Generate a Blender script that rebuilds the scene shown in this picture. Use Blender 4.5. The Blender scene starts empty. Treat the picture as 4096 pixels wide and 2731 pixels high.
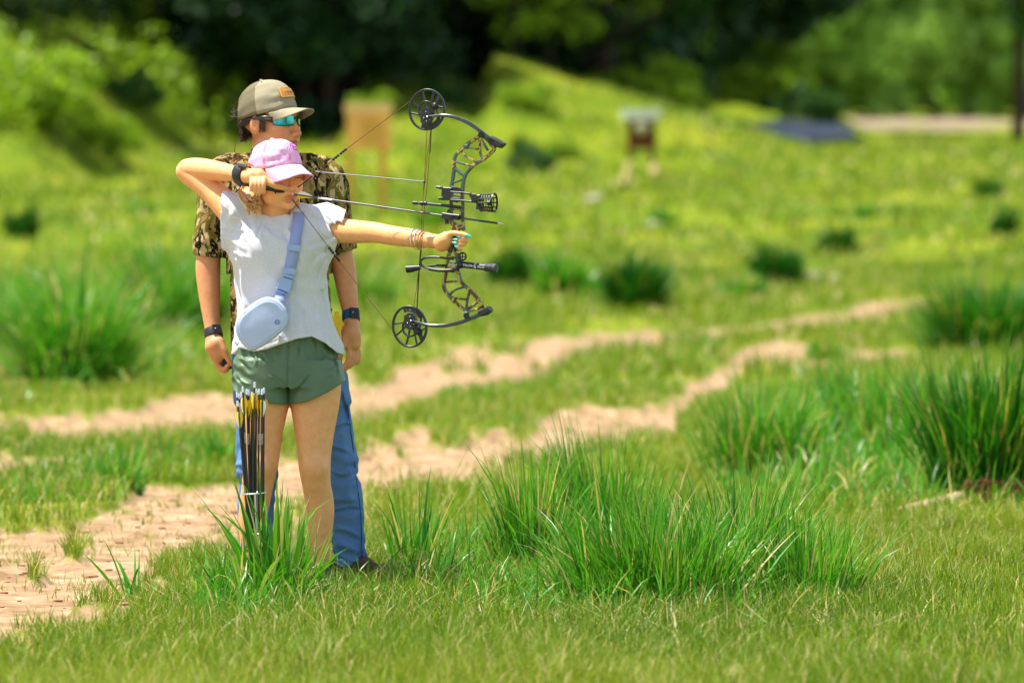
import bpy, math, random
import numpy as np
from mathutils import Vector, Matrix

sc = bpy.context.scene
# ------------------------------------------------------------------ camera, sky, sun, exposure
FPX = 22755.6; CAMZ = 1.65; HOR = 560.0; D0 = 20.8
PITCH = math.atan((1365.5 - HOR) / FPX)
cam_d = bpy.data.cameras.new('camera'); cam = bpy.data.objects.new('camera', cam_d)
sc.collection.objects.link(cam); sc.camera = cam
cam.location = (0, 0, CAMZ); cam.rotation_euler = (math.pi / 2 - PITCH, 0, 0)
cam_d.sensor_width = 36; cam_d.lens = 200; cam_d.clip_start = 0.5; cam_d.clip_end = 3000
cam_d.dof.use_dof = True; cam_d.dof.focus_distance = 20.6; cam_d.dof.aperture_fstop = 2.8
SUN_TO = Vector((-0.36, 0.02, 0.93)).normalized()
w = bpy.data.worlds.new('World'); sc.world = w; w.use_nodes = True
wn = w.node_tree; bg = wn.nodes['Background']; sky = wn.nodes.new('ShaderNodeTexSky')
sky.sky_type = 'NISHITA'; sky.sun_disc = False
sky.sun_elevation = math.asin(SUN_TO.z); sky.sun_rotation = math.atan2(SUN_TO.x, SUN_TO.y)
sky.altitude = 1500; sky.air_density = 1.0; sky.dust_density = 0.6; sky.ozone_density = 1.0
hs = wn.nodes.new('ShaderNodeHueSaturation'); hs.inputs['Saturation'].default_value = .6; wn.links.new(sky.outputs[0], hs.inputs['Color']); wn.links.new(hs.outputs[0], bg.inputs[0]); bg.inputs[1].default_value = 0.13
sl = bpy.data.lights.new('sun', 'SUN'); sl.energy = 4.9; sl.angle = math.radians(0.5); sl.color = (1, 0.955, 0.88)
so = bpy.data.objects.new('sun', sl); sc.collection.objects.link(so)
so.rotation_euler = SUN_TO.to_track_quat('Z', 'Y').to_euler()
sc.view_settings.view_transform = 'Standard'; sc.view_settings.look = 'None'
sc.view_settings.exposure = 1.05; sc.view_settings.gamma = 1.0
sc.cycles.max_bounces = 7; sc.cycles.diffuse_bounces = 4; sc.cycles.glossy_bounces = 2
sc.cycles.transmission_bounces = 4; sc.cycles.transparent_max_bounces = 6
sc.cycles.caustics_reflective = False; sc.cycles.caustics_refractive = False
sc.cycles.use_denoising = True; sc.cycles.sample_clamp_indirect = 6.0
rng = np.random.default_rng(7); random.seed(7)

# ------------------------------------------------------------------ photo geometry helpers
_cp, _sp = math.cos(PITCH), math.sin(PITCH)
def P(u, v, dy=0.0):
    """point seen at photo pixel (u,v) lying dy metres behind the archer's plane"""
    x = (u - 2048) / FPX; y = -(v - 1365.5) / FPX
    dyy = _cp + y * _sp; dz = -_sp + y * _cp
    t = (D0 + dy) / dyy
    return Vector((t * x, D0 + dy, CAMZ + t * dz))
def proj(x, y, z):
    Zc = y * _cp - (z - CAMZ) * _sp; Yc = y * _sp + (z - CAMZ) * _cp
    Zc = np.maximum(Zc, 0.1)
    return 2048 + FPX * x / Zc, 1365.5 - FPX * Yc / Zc
def PXM(dy=0.0): return (D0 + dy) / FPX     # metres per pixel
def hash2(ix, iy, s=0):
    h = np.sin(ix * 127.1 + iy * 311.7 + s * 74.7) * 43758.5453
    return h - np.floor(h)
def vnoise(x, y, s=0):
    ix = np.floor(x); iy = np.floor(y); fx = x - ix; fy = y - iy
    fx = fx * fx * (3 - 2 * fx); fy = fy * fy * (3 - 2 * fy)
    a = hash2(ix, iy, s); b = hash2(ix + 1, iy, s); c = hash2(ix, iy + 1, s); d = hash2(ix + 1, iy + 1, s)
    return (a * (1 - fx) + b * fx) * (1 - fy) + (c * (1 - fx) + d * fx) * fy
def fbm(x, y, s=0, o=4):
    r = 0; a = .5
    for i in range(o): r = r + a * vnoise(x, y, s + i * 3.1); x = x * 2.03; y = y * 2.03; a *= .5
    return r
def sstep(a, b, x):
    t = np.clip((x - a) / (b - a), 0, 1); return t * t * (3 - 2 * t)

# ------------------------------------------------------------------ mesh helpers
def new_mesh(name, V, Fc, mat=None, parent=None, smooth=True, attrs=None):
    """V (n,3) array, Fc list of faces or (m,4)/(m,3) int array"""
    me = bpy.data.meshes.new(name); V = np.asarray(V, dtype=np.float32)
    if isinstance(Fc, np.ndarray):
        m, k = Fc.shape
        me.vertices.add(len(V)); me.vertices.foreach_set('co', V.ravel())
        me.loops.add(m * k); me.loops.foreach_set('vertex_index', Fc.astype(np.int32).ravel())
        me.polygons.add(m); me.polygons.foreach_set('loop_start', np.arange(0, m * k, k, dtype=np.int32))
        me.update(calc_edges=True)
    else:
        me.from_pydata([tuple(map(float, p)) for p in V], [], [tuple(int(i) for i in f) for f in Fc]); me.update()
    if smooth: me.polygons.foreach_set('use_smooth', np.ones(len(me.polygons), dtype=bool))
    for k_, a in (attrs or {}).items():
        at = me.attributes.new(k_, 'FLOAT', 'POINT'); at.data.foreach_set('value', np.asarray(a, dtype=np.float32))
    if mat: me.materials.append(mat)
    ob = bpy.data.objects.new(name, me); sc.collection.objects.link(ob)
    if parent: ob.parent = parent; ob.matrix_parent_inverse = Matrix.Translation(-Vector(parent.location)) if parent.type == 'EMPTY' else Matrix()
    return ob
def tag(o, label=None, cat=None, group=None, kind=None):
    if label: o['label'] = label
    if cat: o['category'] = cat
    if group: o['group'] = group
    if kind: o['kind'] = kind
    return o
def thing(name, loc, label, cat, group=None):
    o = bpy.data.objects.new(name, None); sc.collection.objects.link(o); o.location = loc
    o.empty_display_size = 0.1
    return tag(o, label, cat, group)

class MB:
    """collects tubes, boxes and bars into one mesh"""
    def __init__(s): s.V = []; s.F = []
    def add(s, V, F):
        n = len(s.V); s.V.extend([tuple(v) for v in V]); s.F.extend([tuple(i + n for i in f) for f in F])
    def tube(s, pts, r, n=8, cap=True, sq=None, up=None):
        pts = [Vector(p) for p in pts]; m = len(pts)
        rs = list(r) if hasattr(r, '__len__') else [r] * m
        V = []; prev = None
        for i, p in enumerate(pts):
            t = (pts[min(i + 1, m - 1)] - pts[max(i - 1, 0)])
            if t.length < 1e-9: t = Vector((0, 0, 1))
            t.normalize()
            if up is not None: a = Vector(up) - t * t.dot(Vector(up))
            elif prev is None: a = t.orthogonal()
            else: a = prev - t * t.dot(prev)
            if a.length < 1e-6: a = t.orthogonal()
            a.normalize(); prev = a; b = t.cross(a)
            for k in range(n):
                an = 2 * math.pi * (k + .5) / n
                ca, sa = math.cos(an), math.sin(an)
                if sq: V.append(p + a * ca * rs[i] * sq[0] + b * sa * rs[i] * sq[1])
                else: V.append(p + a * ca * rs[i] + b * sa * rs[i])
        F = [(i * n + k, i * n + (k + 1) % n, (i + 1) * n + (k + 1) % n, (i + 1) * n + k) for i in range(m - 1) for k in range(n)]
        if cap: F += [tuple(range(n))[::-1], tuple((m - 1) * n + k for k in range(n))]
        s.add(V, F)
    def bar(s, pts, w_, t_, nrm, closed=False):
        """flat bar along pts, w_ wide in the plane, t_ thick along nrm"""
        pts = [Vector(p) for p in pts]; m = len(pts); nrm = Vector(nrm).normalized()
        ws = list(w_) if hasattr(w_, '__len__') else [w_] * m
        V = []
        for i, p in enumerate(pts):
            a = pts[(i - 1) % m] if (closed or i > 0) else p; b = pts[(i + 1) % m] if (closed or i < m - 1) else p
            t = (b - a).normalized(); sd = nrm.cross(t).normalized(); h = ws[i] / 2; c = min(h, t_ / 2) * .35
            for x, y in ((-h + c, -t_ / 2), (h - c, -t_ / 2), (h, -t_ / 2 + c), (h, t_ / 2 - c), (h - c, t_ / 2), (-h + c, t_ / 2), (-h, t_ / 2 - c), (-h, -t_ / 2 + c)):
                V.append(p + sd * x + nrm * y)
        n = 8; q = m if closed else m - 1
        F = [(i * n + k, i * n + (k + 1) % n, ((i + 1) % m) * n + (k + 1) % n, ((i + 1) % m) * n + k) for i in range(q) for k in range(n)]
        if not closed: F += [tuple(range(n))[::-1], tuple((m - 1) * n + k for k in range(n))]
        s.add(V, F)
    def plate(s, poly, t_, nrm):
        """polygon extruded by t_ along nrm, centred"""
        nrm = Vector(nrm).normalized(); n = len(poly); V = [Vector(p) - nrm * t_ / 2 for p in poly] + [Vector(p) + nrm * t_ / 2 for p in poly]
        s.add(V, [tuple(range(n))[::-1], tuple(range(n, 2 * n))] + [(i, (i + 1) % n, n + (i + 1) % n, n + i) for i in range(n)])
    def ball(s, c, r, n=8, sc_=(1, 1, 1)):
        V = []; F = []; c = Vector(c)
        for i in range(n + 1):
            th = math.pi * i / n
            for k in range(2 * n):
                ph = math.pi * k / n
                V.append(c + Vector((r * sc_[0] * math.sin(th) * math.cos(ph), r * sc_[1] * math.sin(th) * math.sin(ph), r * sc_[2] * math.cos(th))))
        for i in range(n):
            for k in range(2 * n): F.append((i * 2 * n + k, (i + 1) * 2 * n + k, (i + 1) * 2 * n + (k + 1) % (2 * n), i * 2 * n + (k + 1) % (2 * n)))
        s.add(V, F)
    def box(s, c, sx, sy, sz, ax=None):
        c = Vector(c); A = ax or (Vector((1, 0, 0)), Vector((0, 1, 0)), Vector((0, 0, 1)))
        pts = [c + A[0] * x * sx / 2 + A[1] * y * sy / 2 + A[2] * z * sz / 2 for z in (-1, 1) for x, y in ((-1, -1), (1, -1), (1, 1), (-1, 1))]
        s.add(pts, [(0, 3, 2, 1), (4, 5, 6, 7), (0, 1, 5, 4), (1, 2, 6, 5), (2, 3, 7, 6), (3, 0, 4, 7)])
    def build(s, name, mat, parent=None, smooth=True):
        o = new_mesh(name, s.V, s.F, mat, parent, smooth=False)
        if smooth:
            try: o.data.shade_smooth()
            except Exception: pass
            try: o.data.set_sharp_from_angle(angle=math.radians(40))
            except Exception: pass
        return o

# ------------------------------------------------------------------ materials
def srgb(r, g, b):
    return tuple(((c / 255) / 12.92 if c / 255 <= .04045 else ((c / 255 + .055) / 1.055) ** 2.4) for c in (r, g, b))
def dim(cs, f): f = f if hasattr(f, '__len__') else (f, f, f); return [tuple(min(1, a * b) for a, b in zip(c, f)) for c in cs]
class NT:
    def __init__(s, name, rough=.6, spec=.3, metal=0.0):
        s.m = bpy.data.materials.new(name); s.m.use_nodes = True; s.t = s.m.node_tree; s.n = s.t.nodes
        s.b = s.n['Principled BSDF']; s.out = s.n['Material Output']
        s.b.inputs['Roughness'].default_value = rough; s.b.inputs['Specular IOR Level'].default_value = spec
        s.b.inputs['Metallic'].default_value = metal
        s.co = s.n.new('ShaderNodeTexCoord').outputs['Object']
    def link(s, a, b): s.t.links.new(a, b); return s
    def noise(s, scale, detail=3, rough=.6, vec=None, scl=None, dist=0.0):
        n = s.n.new('ShaderNodeTexNoise'); n.inputs['Scale'].default_value = scale; n.inputs['Detail'].default_value = detail
        n.inputs['Roughness'].default_value = rough; n.inputs['Distortion'].default_value = dist
        v = vec or s.co
        if scl:
            mp = s.n.new('ShaderNodeMapping'); mp.inputs['Scale'].default_value = scl; s.link(v, mp.inputs[0]); v = mp.outputs[0]
        s.link(v, n.inputs['Vector']); return n.outputs['Fac']
    def attr(s, name):
        a = s.n.new('ShaderNodeAttribute'); a.attribute_name = name; return a.outputs['Fac']
    def ramp(s, fac, stops, const=False):
        r = s.n.new('ShaderNodeValToRGB'); e = r.color_ramp.elements
        if const: r.color_ramp.interpolation = 'CONSTANT'
        while len(e) < len(stops): e.new(.5)
        for i, (p, c) in enumerate(stops):
            e[i].position = p; e[i].color = (*c, 1) if hasattr(c, '__len__') else (c, c, c, 1)
        s.link(fac, r.inputs[0]); return r.outputs[0]
    def mix(s, fac, a, b, mode='MIX'):
        m = s.n.new('ShaderNodeMix'); m.data_type = 'RGBA'; m.blend_type = mode
        for sock, val in ((m.inputs[0], fac), (m.inputs[6], a), (m.inputs[7], b)):
            if hasattr(val, 'links') or hasattr(val, 'is_linked'): s.link(val, sock)
            elif hasattr(val, '__len__'): sock.default_value = (*val, 1)
            else: sock.default_value = val
        return m.outputs[2]
    def math(s, op, a, b=0.0):
        m = s.n.new('ShaderNodeMath'); m.operation = op
        for i, val in enumerate((a, b)):
            if hasattr(val, 'is_linked'): s.link(val, m.inputs[i])
            else: m.inputs[i].default_value = val
        return m.outputs[0]
    def col(s, c):
        if hasattr(c, 'is_linked'): s.link(c, s.b.inputs['Base Color'])
        else: s.b.inputs['Base Color'].default_value = (*c, 1)
        return s
    def bump(s, h, strength=.3, dist=.005):
        b = s.n.new('ShaderNodeBump'); b.inputs['Strength'].default_value = strength; b.inputs['Distance'].default_value = dist
        s.link(h, b.inputs['Height']); s.link(b.outputs[0], s.b.inputs['Normal']); return s
    def translucent(s, color, fac=.35):
        t = s.n.new('ShaderNodeBsdfTranslucent'); mx = s.n.new('ShaderNodeMixShader'); mx.inputs[0].default_value = fac
        if hasattr(color, 'is_linked'): s.link(color, t.inputs[0])
        else: t.inputs[0].default_value = (*color, 1)
        s.link(s.b.outputs[0], mx.inputs[1]); s.link(t.outputs[0], mx.inputs[2]); s.link(mx.outputs[0], s.out.inputs['Surface']); return s
def simple(name, c, rough=.6, spec=.3, metal=0.0, ns=30, amt=.15, bump=0.0, bs=None):
    """a base colour broken up by fine and coarse noise"""
    t = NT(name, rough, spec, metal); a = tuple(x * (1 - amt) for x in c); b = tuple(min(1, x * (1 + amt)) for x in c)
    t.col(t.ramp(t.noise(ns, 4), [(.3, a), (.7, b)]))
    if bump: t.bump(t.noise(bs or ns * 4, 3), bump, .003)
    return t.m
# ------------------------------------------------------------------ terrain
_by = np.array([-60, 0, 45, 60, 72, 90, 110, 150, 250, 500, 1500.]); _bz = np.array([0, 0, 0, .32, .83, 1.22, 1.62, 2.1, 3.4, 8, 60.])
_ty = np.linspace(-60, 1500, 4000); _k = np.ones(15) / 15
_tz = np.convolve(np.pad(np.interp(_ty, _by, _bz), 7, mode='edge'), _k, 'valid')
YA, YB = 94.0, 118.0
def crestA(u): return np.interp(u, [-4000, -500, 0, 680, 900, 1370, 1460, 1720, 1900, 1985, 2060, 2300, 2720, 3000, 3250], [-900, -500, -250, 230, 490, 520, 285, 300, 370, 225, 240, 330, 440, 530, 600])
def crestB(u): return np.interp(u, [1000, 2200, 2700, 2800, 3000, 3250, 3400, 3600], [-60, 90, 180, 200, 285, 400, 510, 590])
def terrain(x, y):
    x = np.asarray(x, float); y = np.asarray(y, float)
    b = np.interp(y, _ty, _tz)
    ua = 2048 + x / YA * FPX; za = CAMZ + (HOR - crestA(ua)) / FPX * YA
    fa = YA - 10 - 8 * sstep(900, 300, ua)
    ra = sstep(fa, YA + 1.5, y)
    h1 = ra * np.maximum(za - b, 0)
    ub = 2048 + x / YB * FPX; zb = CAMZ + (HOR - crestB(ub)) / FPX * YB
    h2 = sstep(YB - 11, YB + 1, y) * np.maximum(zb - b, 0)
    z = b + np.maximum(h1, h2) + .14 * sstep(134, 141, y - .05 * (x - 12)) * sstep(3, 8, x)
    far = sstep(40, 70, y)
    z = z + (fbm(x * 1.3, y * 1.3, 5) - .47) * (.05 + .25 * far * (y > 0)) + (fbm(x * 9, y * 9, 9, 2) - .37) * .02
    u, v = proj(x, y, b)
    near = (y > 15) & (y < 62)
    z = z - .035 * dirt(u, v) * near
    # low earth mounds beside the track at the left
    z = z + .07 * np.exp(-(((x + 1.55) / .55) ** 2 + ((y - 24.6) / 1.0) ** 2))
    return z
TRK = [
    [(-900, 1690, 20), (0, 1705, 26), (350, 1735, 30), (700, 1670, 40), (1000, 1640, 56), (1400, 1600, 75), (1750, 1540, 60), (2000, 1460, 55), (2300, 1400, 45), (2550, 1370, 35), (2800, 1350, 20), (3100, 1310, 12), (3400, 1270, 18), (3600, 1235, 24), (3720, 1212, 14), (3850, 1200, 0)],
    [(3800, 1420, 0), (3600, 1430, 15), (3350, 1440, 26), (3050, 1425, 30), (2850, 1520, 48), (2700, 1650, 62), (2450, 1720, 60), (2150, 1780, 60), (1800, 1830, 75), (1500, 1900, 95), (1200, 1980, 95), (900, 2060, 115), (600, 2160, 140), (300, 2290, 160), (0, 2400, 175), (-900, 2700, 260)],
    [(-900, 1890, 40), (0, 1868, 36), (200, 1858, 26), (420, 1850, 0)],
]
def dirt(u, v):
    m = np.zeros_like(u)
    for tr in TRK:
        a = np.array(sorted(tr))
        vc = np.interp(u, a[:, 0], a[:, 1]); hw = np.interp(u, a[:, 0], a[:, 2], left=a[0, 2], right=0)
        q = 1.3 - np.abs(v - vc) / np.maximum(hw, 1) * .82 + (fbm(u / 150, v / 55, 3, 5) - .47) * 3.1 + (fbm(u / 34, v / 15, 8, 3) - .42) * 1.3
        m = np.maximum(m, sstep(0, .5, q) * (hw > 1))
    return m

# ground sheet: rows denser near the camera, columns denser inside the view
ys = np.concatenate([np.linspace(-60, 14, 20), np.linspace(14.3, 30, 420), 30 * (125 / 30) ** (np.linspace(0, 1, 420)[1:]), 125 * (1400 / 125) ** (np.linspace(0, 1, 60)[1:])])
xt = np.concatenate([-np.geomspace(2.5, .16, 26), np.linspace(-.155, .155, 300), np.geomspace(.16, 2.5, 26)])
XX = xt[None, :] * np.maximum(ys[:, None], 25); YY = np.repeat(ys[:, None], len(xt), 1)
ZZ = terrain(XX, YY)
uu, vv = proj(XX, YY, ZZ)
DD = dirt(uu, vv) * ((YY > 14) & (YY < 62))
# far pale road strip
u0, v0 = uu, vv
RD = sstep(5.0, 3.8, np.abs(YY - 138.5 - .05 * (XX - 12))) * sstep(7.0, 8.5, XX) * (YY > 100)
nr, nc = XX.shape
idx = np.arange(nr * nc).reshape(nr, nc)
Q = np.stack([idx[:-1, :-1], idx[:-1, 1:], idx[1:, 1:], idx[1:, :-1]], -1).reshape(-1, 4)
g = NT('ground_soil', .95, .1)
gcol = g.ramp(g.noise(2.2, 6, .65), [(.3, srgb(112, 122, 44)), (.5, srgb(140, 144, 60)), (.68, srgb(176, 164, 96))])
gfar = g.ramp(g.noise(.5, 5, .6), [(.32, srgb(104, 130, 40)), (.5, srgb(142, 152, 50)), (.66, srgb(172, 166, 66))])
yy = g.n.new('ShaderNodeSeparateXYZ'); g.link(g.co, yy.inputs[0])
fy = g.math('MULTIPLY', g.math('SUBTRACT', yy.outputs[1], 30.0), .05)
fyc = g.n.new('ShaderNodeClamp'); g.link(fy, fyc.inputs[0])
gcol = g.mix(fyc.outputs[0], gcol, gfar); gcol = g.mix(1.0, gcol, (.48, .57, .20), 'MULTIPLY')
dn = g.noise(6, 8, .7); dsoil = g.ramp(dn, [(.28, srgb(100, 78, 52)), (.42, srgb(138, 110, 80)), (.56, srgb(162, 134, 102)), (.72, srgb(190, 166, 134))])
gcol = g.mix(g.attr('dirt'), gcol, dsoil)
gcol = g.mix(g.attr('road'), gcol, srgb(132, 116, 96))
g.col(gcol); g.bump(g.noise(30, 8, .7), .5, .014)
ground = new_mesh('ground', np.stack([XX, YY, ZZ], -1).reshape(-1, 3), Q, g.m, attrs={'dirt': DD.ravel(), 'road': RD.ravel()})
tag(ground, kind='structure')

def ground_at(u, v):
    """first point of the terrain met along the photo ray (u,v)"""
    yy_ = np.concatenate([np.linspace(15, 60, 1200), np.linspace(60, 150, 900)]); xx_ = (u - 2048) / FPX * yy_; zz_ = terrain(xx_, yy_); _, tv = proj(xx_, yy_, zz_)
    k_ = np.argmax(tv <= v) if (tv <= v).any() else len(yy_) - 1
    return xx_[k_], yy_[k_], float(zz_[k_])
# ------------------------------------------------------------------ blades of grass
def blade_mat(name, cols, dry, trans=.38, rough=.42, f=(.49, .66, .18)):
    cols = dim(cols, f); dry = dim([dry], (.85, .8, .6))[0]
    t = NT(name, rough + (.02 if 'tuft' in name else .1), .42 if 'tuft' in name else .22)
    c = t.ramp(t.attr('var'), [(i / max(1, len(cols) - 1) * .88, q) for i, q in enumerate(cols)] + [(.93, dry)])
    t.col(c); t.translucent(t.mix(.5, c, (1.0, .95, .25), 'MULTIPLY'), trans); return t.m
M_TURF = blade_mat('turf_blades', [srgb(104, 134, 40), srgb(140, 160, 56), srgb(168, 172, 72), srgb(192, 182, 98)], srgb(224, 208, 160))
M_TUFT = blade_mat('tuft_blades', [srgb(52, 122, 44), srgb(84, 150, 56), srgb(116, 168, 70), srgb(150, 182, 90)], srgb(214, 200, 140), .44, .34, (.60, .86, .27))
M_TUFTD = blade_mat('dark_tuft_blades', [srgb(36, 96, 36), srgb(58, 122, 42), srgb(94, 144, 54)], srgb(180, 176, 96), .40, .38, (.66, .96, .32))
M_TUSS = blade_mat('tussock_blades', [srgb(30, 84, 26), srgb(46, 104, 32), srgb(70, 124, 40)], srgb(120, 140, 60), .25, .5, (.5, .8, .3))
def blades(base, h, az, lean, bend, w_, var, segs=4, twist=None):
    """arrays -> (V,F,attrs): each blade a tapering ribbon that leans and droops"""
    n = len(base); t = np.linspace(0, 1, segs + 1)[None, :]
    h = h[:, None]; lean = lean[:, None]; bend = bend[:, None]
    ang = lean + bend * t ** 1.6                       # angle from vertical along the blade
    dt = 1 / segs; am = (ang[:, 1:] + ang[:, :-1]) / 2
    r = np.concatenate([np.zeros((n, 1)), np.cumsum(np.sin(am) * h * dt, 1)], 1)
    z = np.concatenate([np.zeros((n, 1)), np.cumsum(np.cos(am) * h * dt, 1)], 1)
    dx, dyv = np.cos(az)[:, None], np.sin(az)[:, None]
    C = np.stack([base[:, 0:1] + r * dx, base[:, 1:2] + r * dyv, base[:, 2:3] + z], -1)
    tw = (az + math.pi / 2 + (rng.uniform(-1.1, 1.1, n) if twist is None else twist))[:, None]
    prof = np.interp(t[0], [0, .25, .6, .85, 1], [.7, 1, .85, .45, .04])[None, :] * w_[:, None] / 2
    sx, sy = np.cos(tw) * prof, np.sin(tw) * prof
    L = C.copy(); R = C.copy(); L[..., 0] -= sx; L[..., 1] -= sy; R[..., 0] += sx; R[..., 1] += sy
    V = np.stack([L, R], 2).reshape(-1, 3)             # blade, seg, side
    k = (segs + 1) * 2; b0 = np.arange(n)[:, None] * k; s0 = np.arange(segs)[None, :] * 2
    q = (b0 + s0)[..., None] + np.array([0, 1, 3, 2])[None, None, :]
    return V, q.reshape(-1, 4), {'var': np.repeat(var, k)}
def dens_keep(x, y):
    z = terrain(x, y); u, v = proj(x, y, z); d = dirt(u, v)
    return z, d
def grass_band(name, y0, y1, dens, h0, h1, w0, w1, mat, label, sx=.125, dirtp=.03, segs=3):
    area = (y1 - y0) * (y0 + y1) * sx; n = int(area * dens)
    y = np.sqrt(rng.uniform(y0 * y0, y1 * y1, n)); x = rng.uniform(-sx, sx, n) * y
    z, d = dens_keep(x, y)
    patch = .25 + 1.1 * sstep(.32, .55, fbm(x * 1.1, y * .8, 21))
    keep = rng.uniform(0, 1, n) < np.where(d > .5, dirtp * (fbm(x * 2, y * 2, 31) > .45), (1 - d) * patch)
    x, y, z, d = x[keep], y[keep], z[keep], d[keep]; n = len(x)
    hh = rng.uniform(h0, h1, n) * (.6 + .9 * fbm(x * 1.7, y * 1.7, 11)) * np.where(d > .3, .45, 1)
    var = np.clip(fbm(x * .9, y * .6, 41) * .9 + rng.uniform(-.28, .28, n) + .02, 0, .87)
    var = np.where(rng.uniform(0, 1, n) < .10, 1.0, var)
    V, F, A = blades(np.stack([x, y, z - .004], -1), hh, rng.uniform(0, 6.283, n), rng.uniform(0, .5, n), rng.uniform(.1, 1.5, n), rng.uniform(w0, w1, n), var, segs)
    o = new_mesh(name, V, F, mat, attrs=A); tag(o, label, 'grass', kind='stuff'); return o
grass_band('grass', 15.8, 24, 5600, .05, .135, .0020, .0044, M_TURF, 'short sunlit turf covering the near ground', .14, .08)
grass_band('grass', 24, 38, 1100, .06, .14, .004, .008, M_TURF, 'short turf between and beside the dirt tracks', .17, .10)
grass_band('grass', 38, 62, 230, .08, .2, .01, .022, M_TURF, 'meadow grass beyond the dirt tracks', .18, segs=2)
grass_band('grass', 62, 104, 60, .06, .17, .03, .06, M_TURF, 'far meadow grass in front of the hillside', .19, segs=2)

def tuft(name, u, v, top, spread, n, label, group=None, mat=None, wid=.008, lean=.55, bend=.9, dry=.10, depth=None, cat='grass tuft', wmul=1.0, roots=True):
    """a clump of tall grass: foot at photo pixel (u,v), tips near pixel row top, spread px half-width at foot"""
    x, y, zt = ground_at(u, v)
    H = (v - top) / FPX * y; sp = spread / FPX * y
    a = rng.uniform(0, 6.283, n); rr = sp * np.sqrt(rng.uniform(0, 1, n)) * rng.uniform(.5, 1, n)
    bx = np.cos(a) * rr; by = np.sin(a) * rr * (depth or .7)
    out = np.clip(rr / max(sp, 1e-6), 0, 1)
    az = a + rng.normal(0, .7, n)
    h = H * rng.uniform(.42, 1.15, n) * (1.05 - .25 * out) * (.62 + .62 * vnoise(bx * 7 / max(sp, .12) * .25 + x * 3, by * 7, 17))
    h = np.where(rng.uniform(0, 1, n) < .25, h * .45, h)
    le = rng.uniform(0, lean, n) * (.35 + .9 * out) * np.where(rng.uniform(0, 1, n) < .15, 1.7, 1); be = rng.gamma(1.6, bend / 2.2, n); be = np.minimum(be, 2.3)
    wd = rng.uniform(.55, 1.25, n) * wid * wmul
    var = np.clip(rng.normal(.46, .3, n), 0, .87); var = np.where(rng.uniform(0, 1, n) < dry, 1.0, var)  # pale share is dead blades, raised to put pale highlights into the colour
    gx, gy = x + bx, y + by
    base = np.stack([gx, gy, terrain(gx, gy) - .01], -1)
    base[:, 0] -= x; base[:, 1] -= y; base[:, 2] -= zt
    V, F, A = blades(base, h, az, le, be, wd, var, 5)
    o = new_mesh(name, V, F, mat or M_TUFT, attrs=A); o.location = (x, y, zt)
    tag(o, label, cat, group); return o
NG, MG, FG = 'tall grass tufts in the foreground', 'tall grass tufts along the tracks', 'grass tussocks scattered over the far meadow'
T = 'grass_tuft'
tuft(T, 1130, 2430, 1850, 180, 190, 'broad-bladed tall tuft growing right in front of the girl\'s shins and the arrows', NG, wid=.016, lean=.5, bend=.55)
tuft(T, 1010, 2440, 2080, 260, 170, 'low fringe of tuft spreading left below the bunch of arrows', NG, wid=.010, lean=.8, bend=.9)
tuft(T, 800, 2430, 2150, 120, 26, 'thin arching tuft between the dirt and the arrows', NG, wid=.011, lean=.8, bend=1.0)
tuft(T, 520, 2410, 2130, 60, 20, 'small lone tuft of wide arching blades on the bare dirt edge', NG, wid=.014, lean=1.0, bend=.8)
tuft(T, 1650, 2290, 1720, 110, 90, 'slim upright tuft just right of the brown boot', NG, wid=.009, lean=.45, bend=.5)
tuft(T, 1680, 2360, 2080, 180, 300, 'low bushy tuft at the foot of the slim upright one', NG, wid=.006, lean=.9, bend=1.2)
tuft(T, 2130, 2290, 1800, 190, 520, 'upright tuft forming the left horn of the big grass clump', NG, wid=.008, lean=.5, bend=.5)
tuft(T, 2440, 2210, 1680, 260, 700, 'tallest tuft at the back of the big grass clump', NG, wid=.008, lean=.42, bend=.5, mat=M_TUFT)
tuft(T, 2640, 2450, 1860, 420, 1500, 'large dense tuft at the front middle of the big grass clump', NG, wid=.0075, lean=.6, bend=.6)
tuft(T, 2950, 2370, 1790, 330, 1100, 'upright tuft on the right half of the big grass clump', NG, wid=.0075, lean=.5, bend=.5)
tuft(T, 3230, 2420, 1900, 230, 560, 'outermost right tuft of the big grass clump, tips leaning right', NG, wid=.0075, lean=.6, bend=.55)
tuft(T, 2330, 2430, 2150, 200, 240, 'low sprawling tuft with pale drooping blades before the big clump', NG, wid=.007, lean=1.1, bend=1.3, dry=.4)
tuft(T, 2480, 2500, 2330, 260, 260, 'flattened straw-coloured fringe under the big grass clump', NG, wid=.005, lean=1.3, bend=1.0, dry=.75)
tuft(T, 1700, 2440, 2310, 260, 240, 'flattened straw and grass fringe to the right of the boots', NG, wid=.005, lean=1.3, bend=1.0, dry=.45)
# along the tracks
tuft(T, 3060, 1900, 1470, 280, 1000, 'loose tall tuft behind the right part of the big clump', MG, wid=.009, lean=.55, bend=.6)
tuft(T, 3340, 1640, 1420, 60, 260, 'small dark pointed tuft between the two dirt patches at the right', MG, M_TUFTD, wid=.010, lean=.3, bend=.4)
tuft(T, 3560, 1850, 1400, 300, 1000, 'loose tall tuft left of the big dark tuft at the right edge', MG, wid=.010, lean=.5, bend=.6)
tuft(T, 3950, 2010, 1340, 230, 1700, 'big dark tuft with brown roots at the right edge', MG, M_TUFTD, wid=.012, lean=.45, bend=.5)
tuft(T, 3960, 1420, 1000, 270, 1800, 'wide leafy dark bush of grass above the right edge tuft', MG, M_TUFTD, wid=.016, lean=.8, bend=1.0)
tuft(T, 440, 1960, 1790, 150, 420, 'low spiky tuft on the mound left of the jeans', MG, wid=.010, lean=.8, bend=.7)
tuft(T, 880, 1860, 1700, 110, 320, 'low tuft hard against the left side of the jeans', MG, wid=.010, lean=.8, bend=.8)
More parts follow.
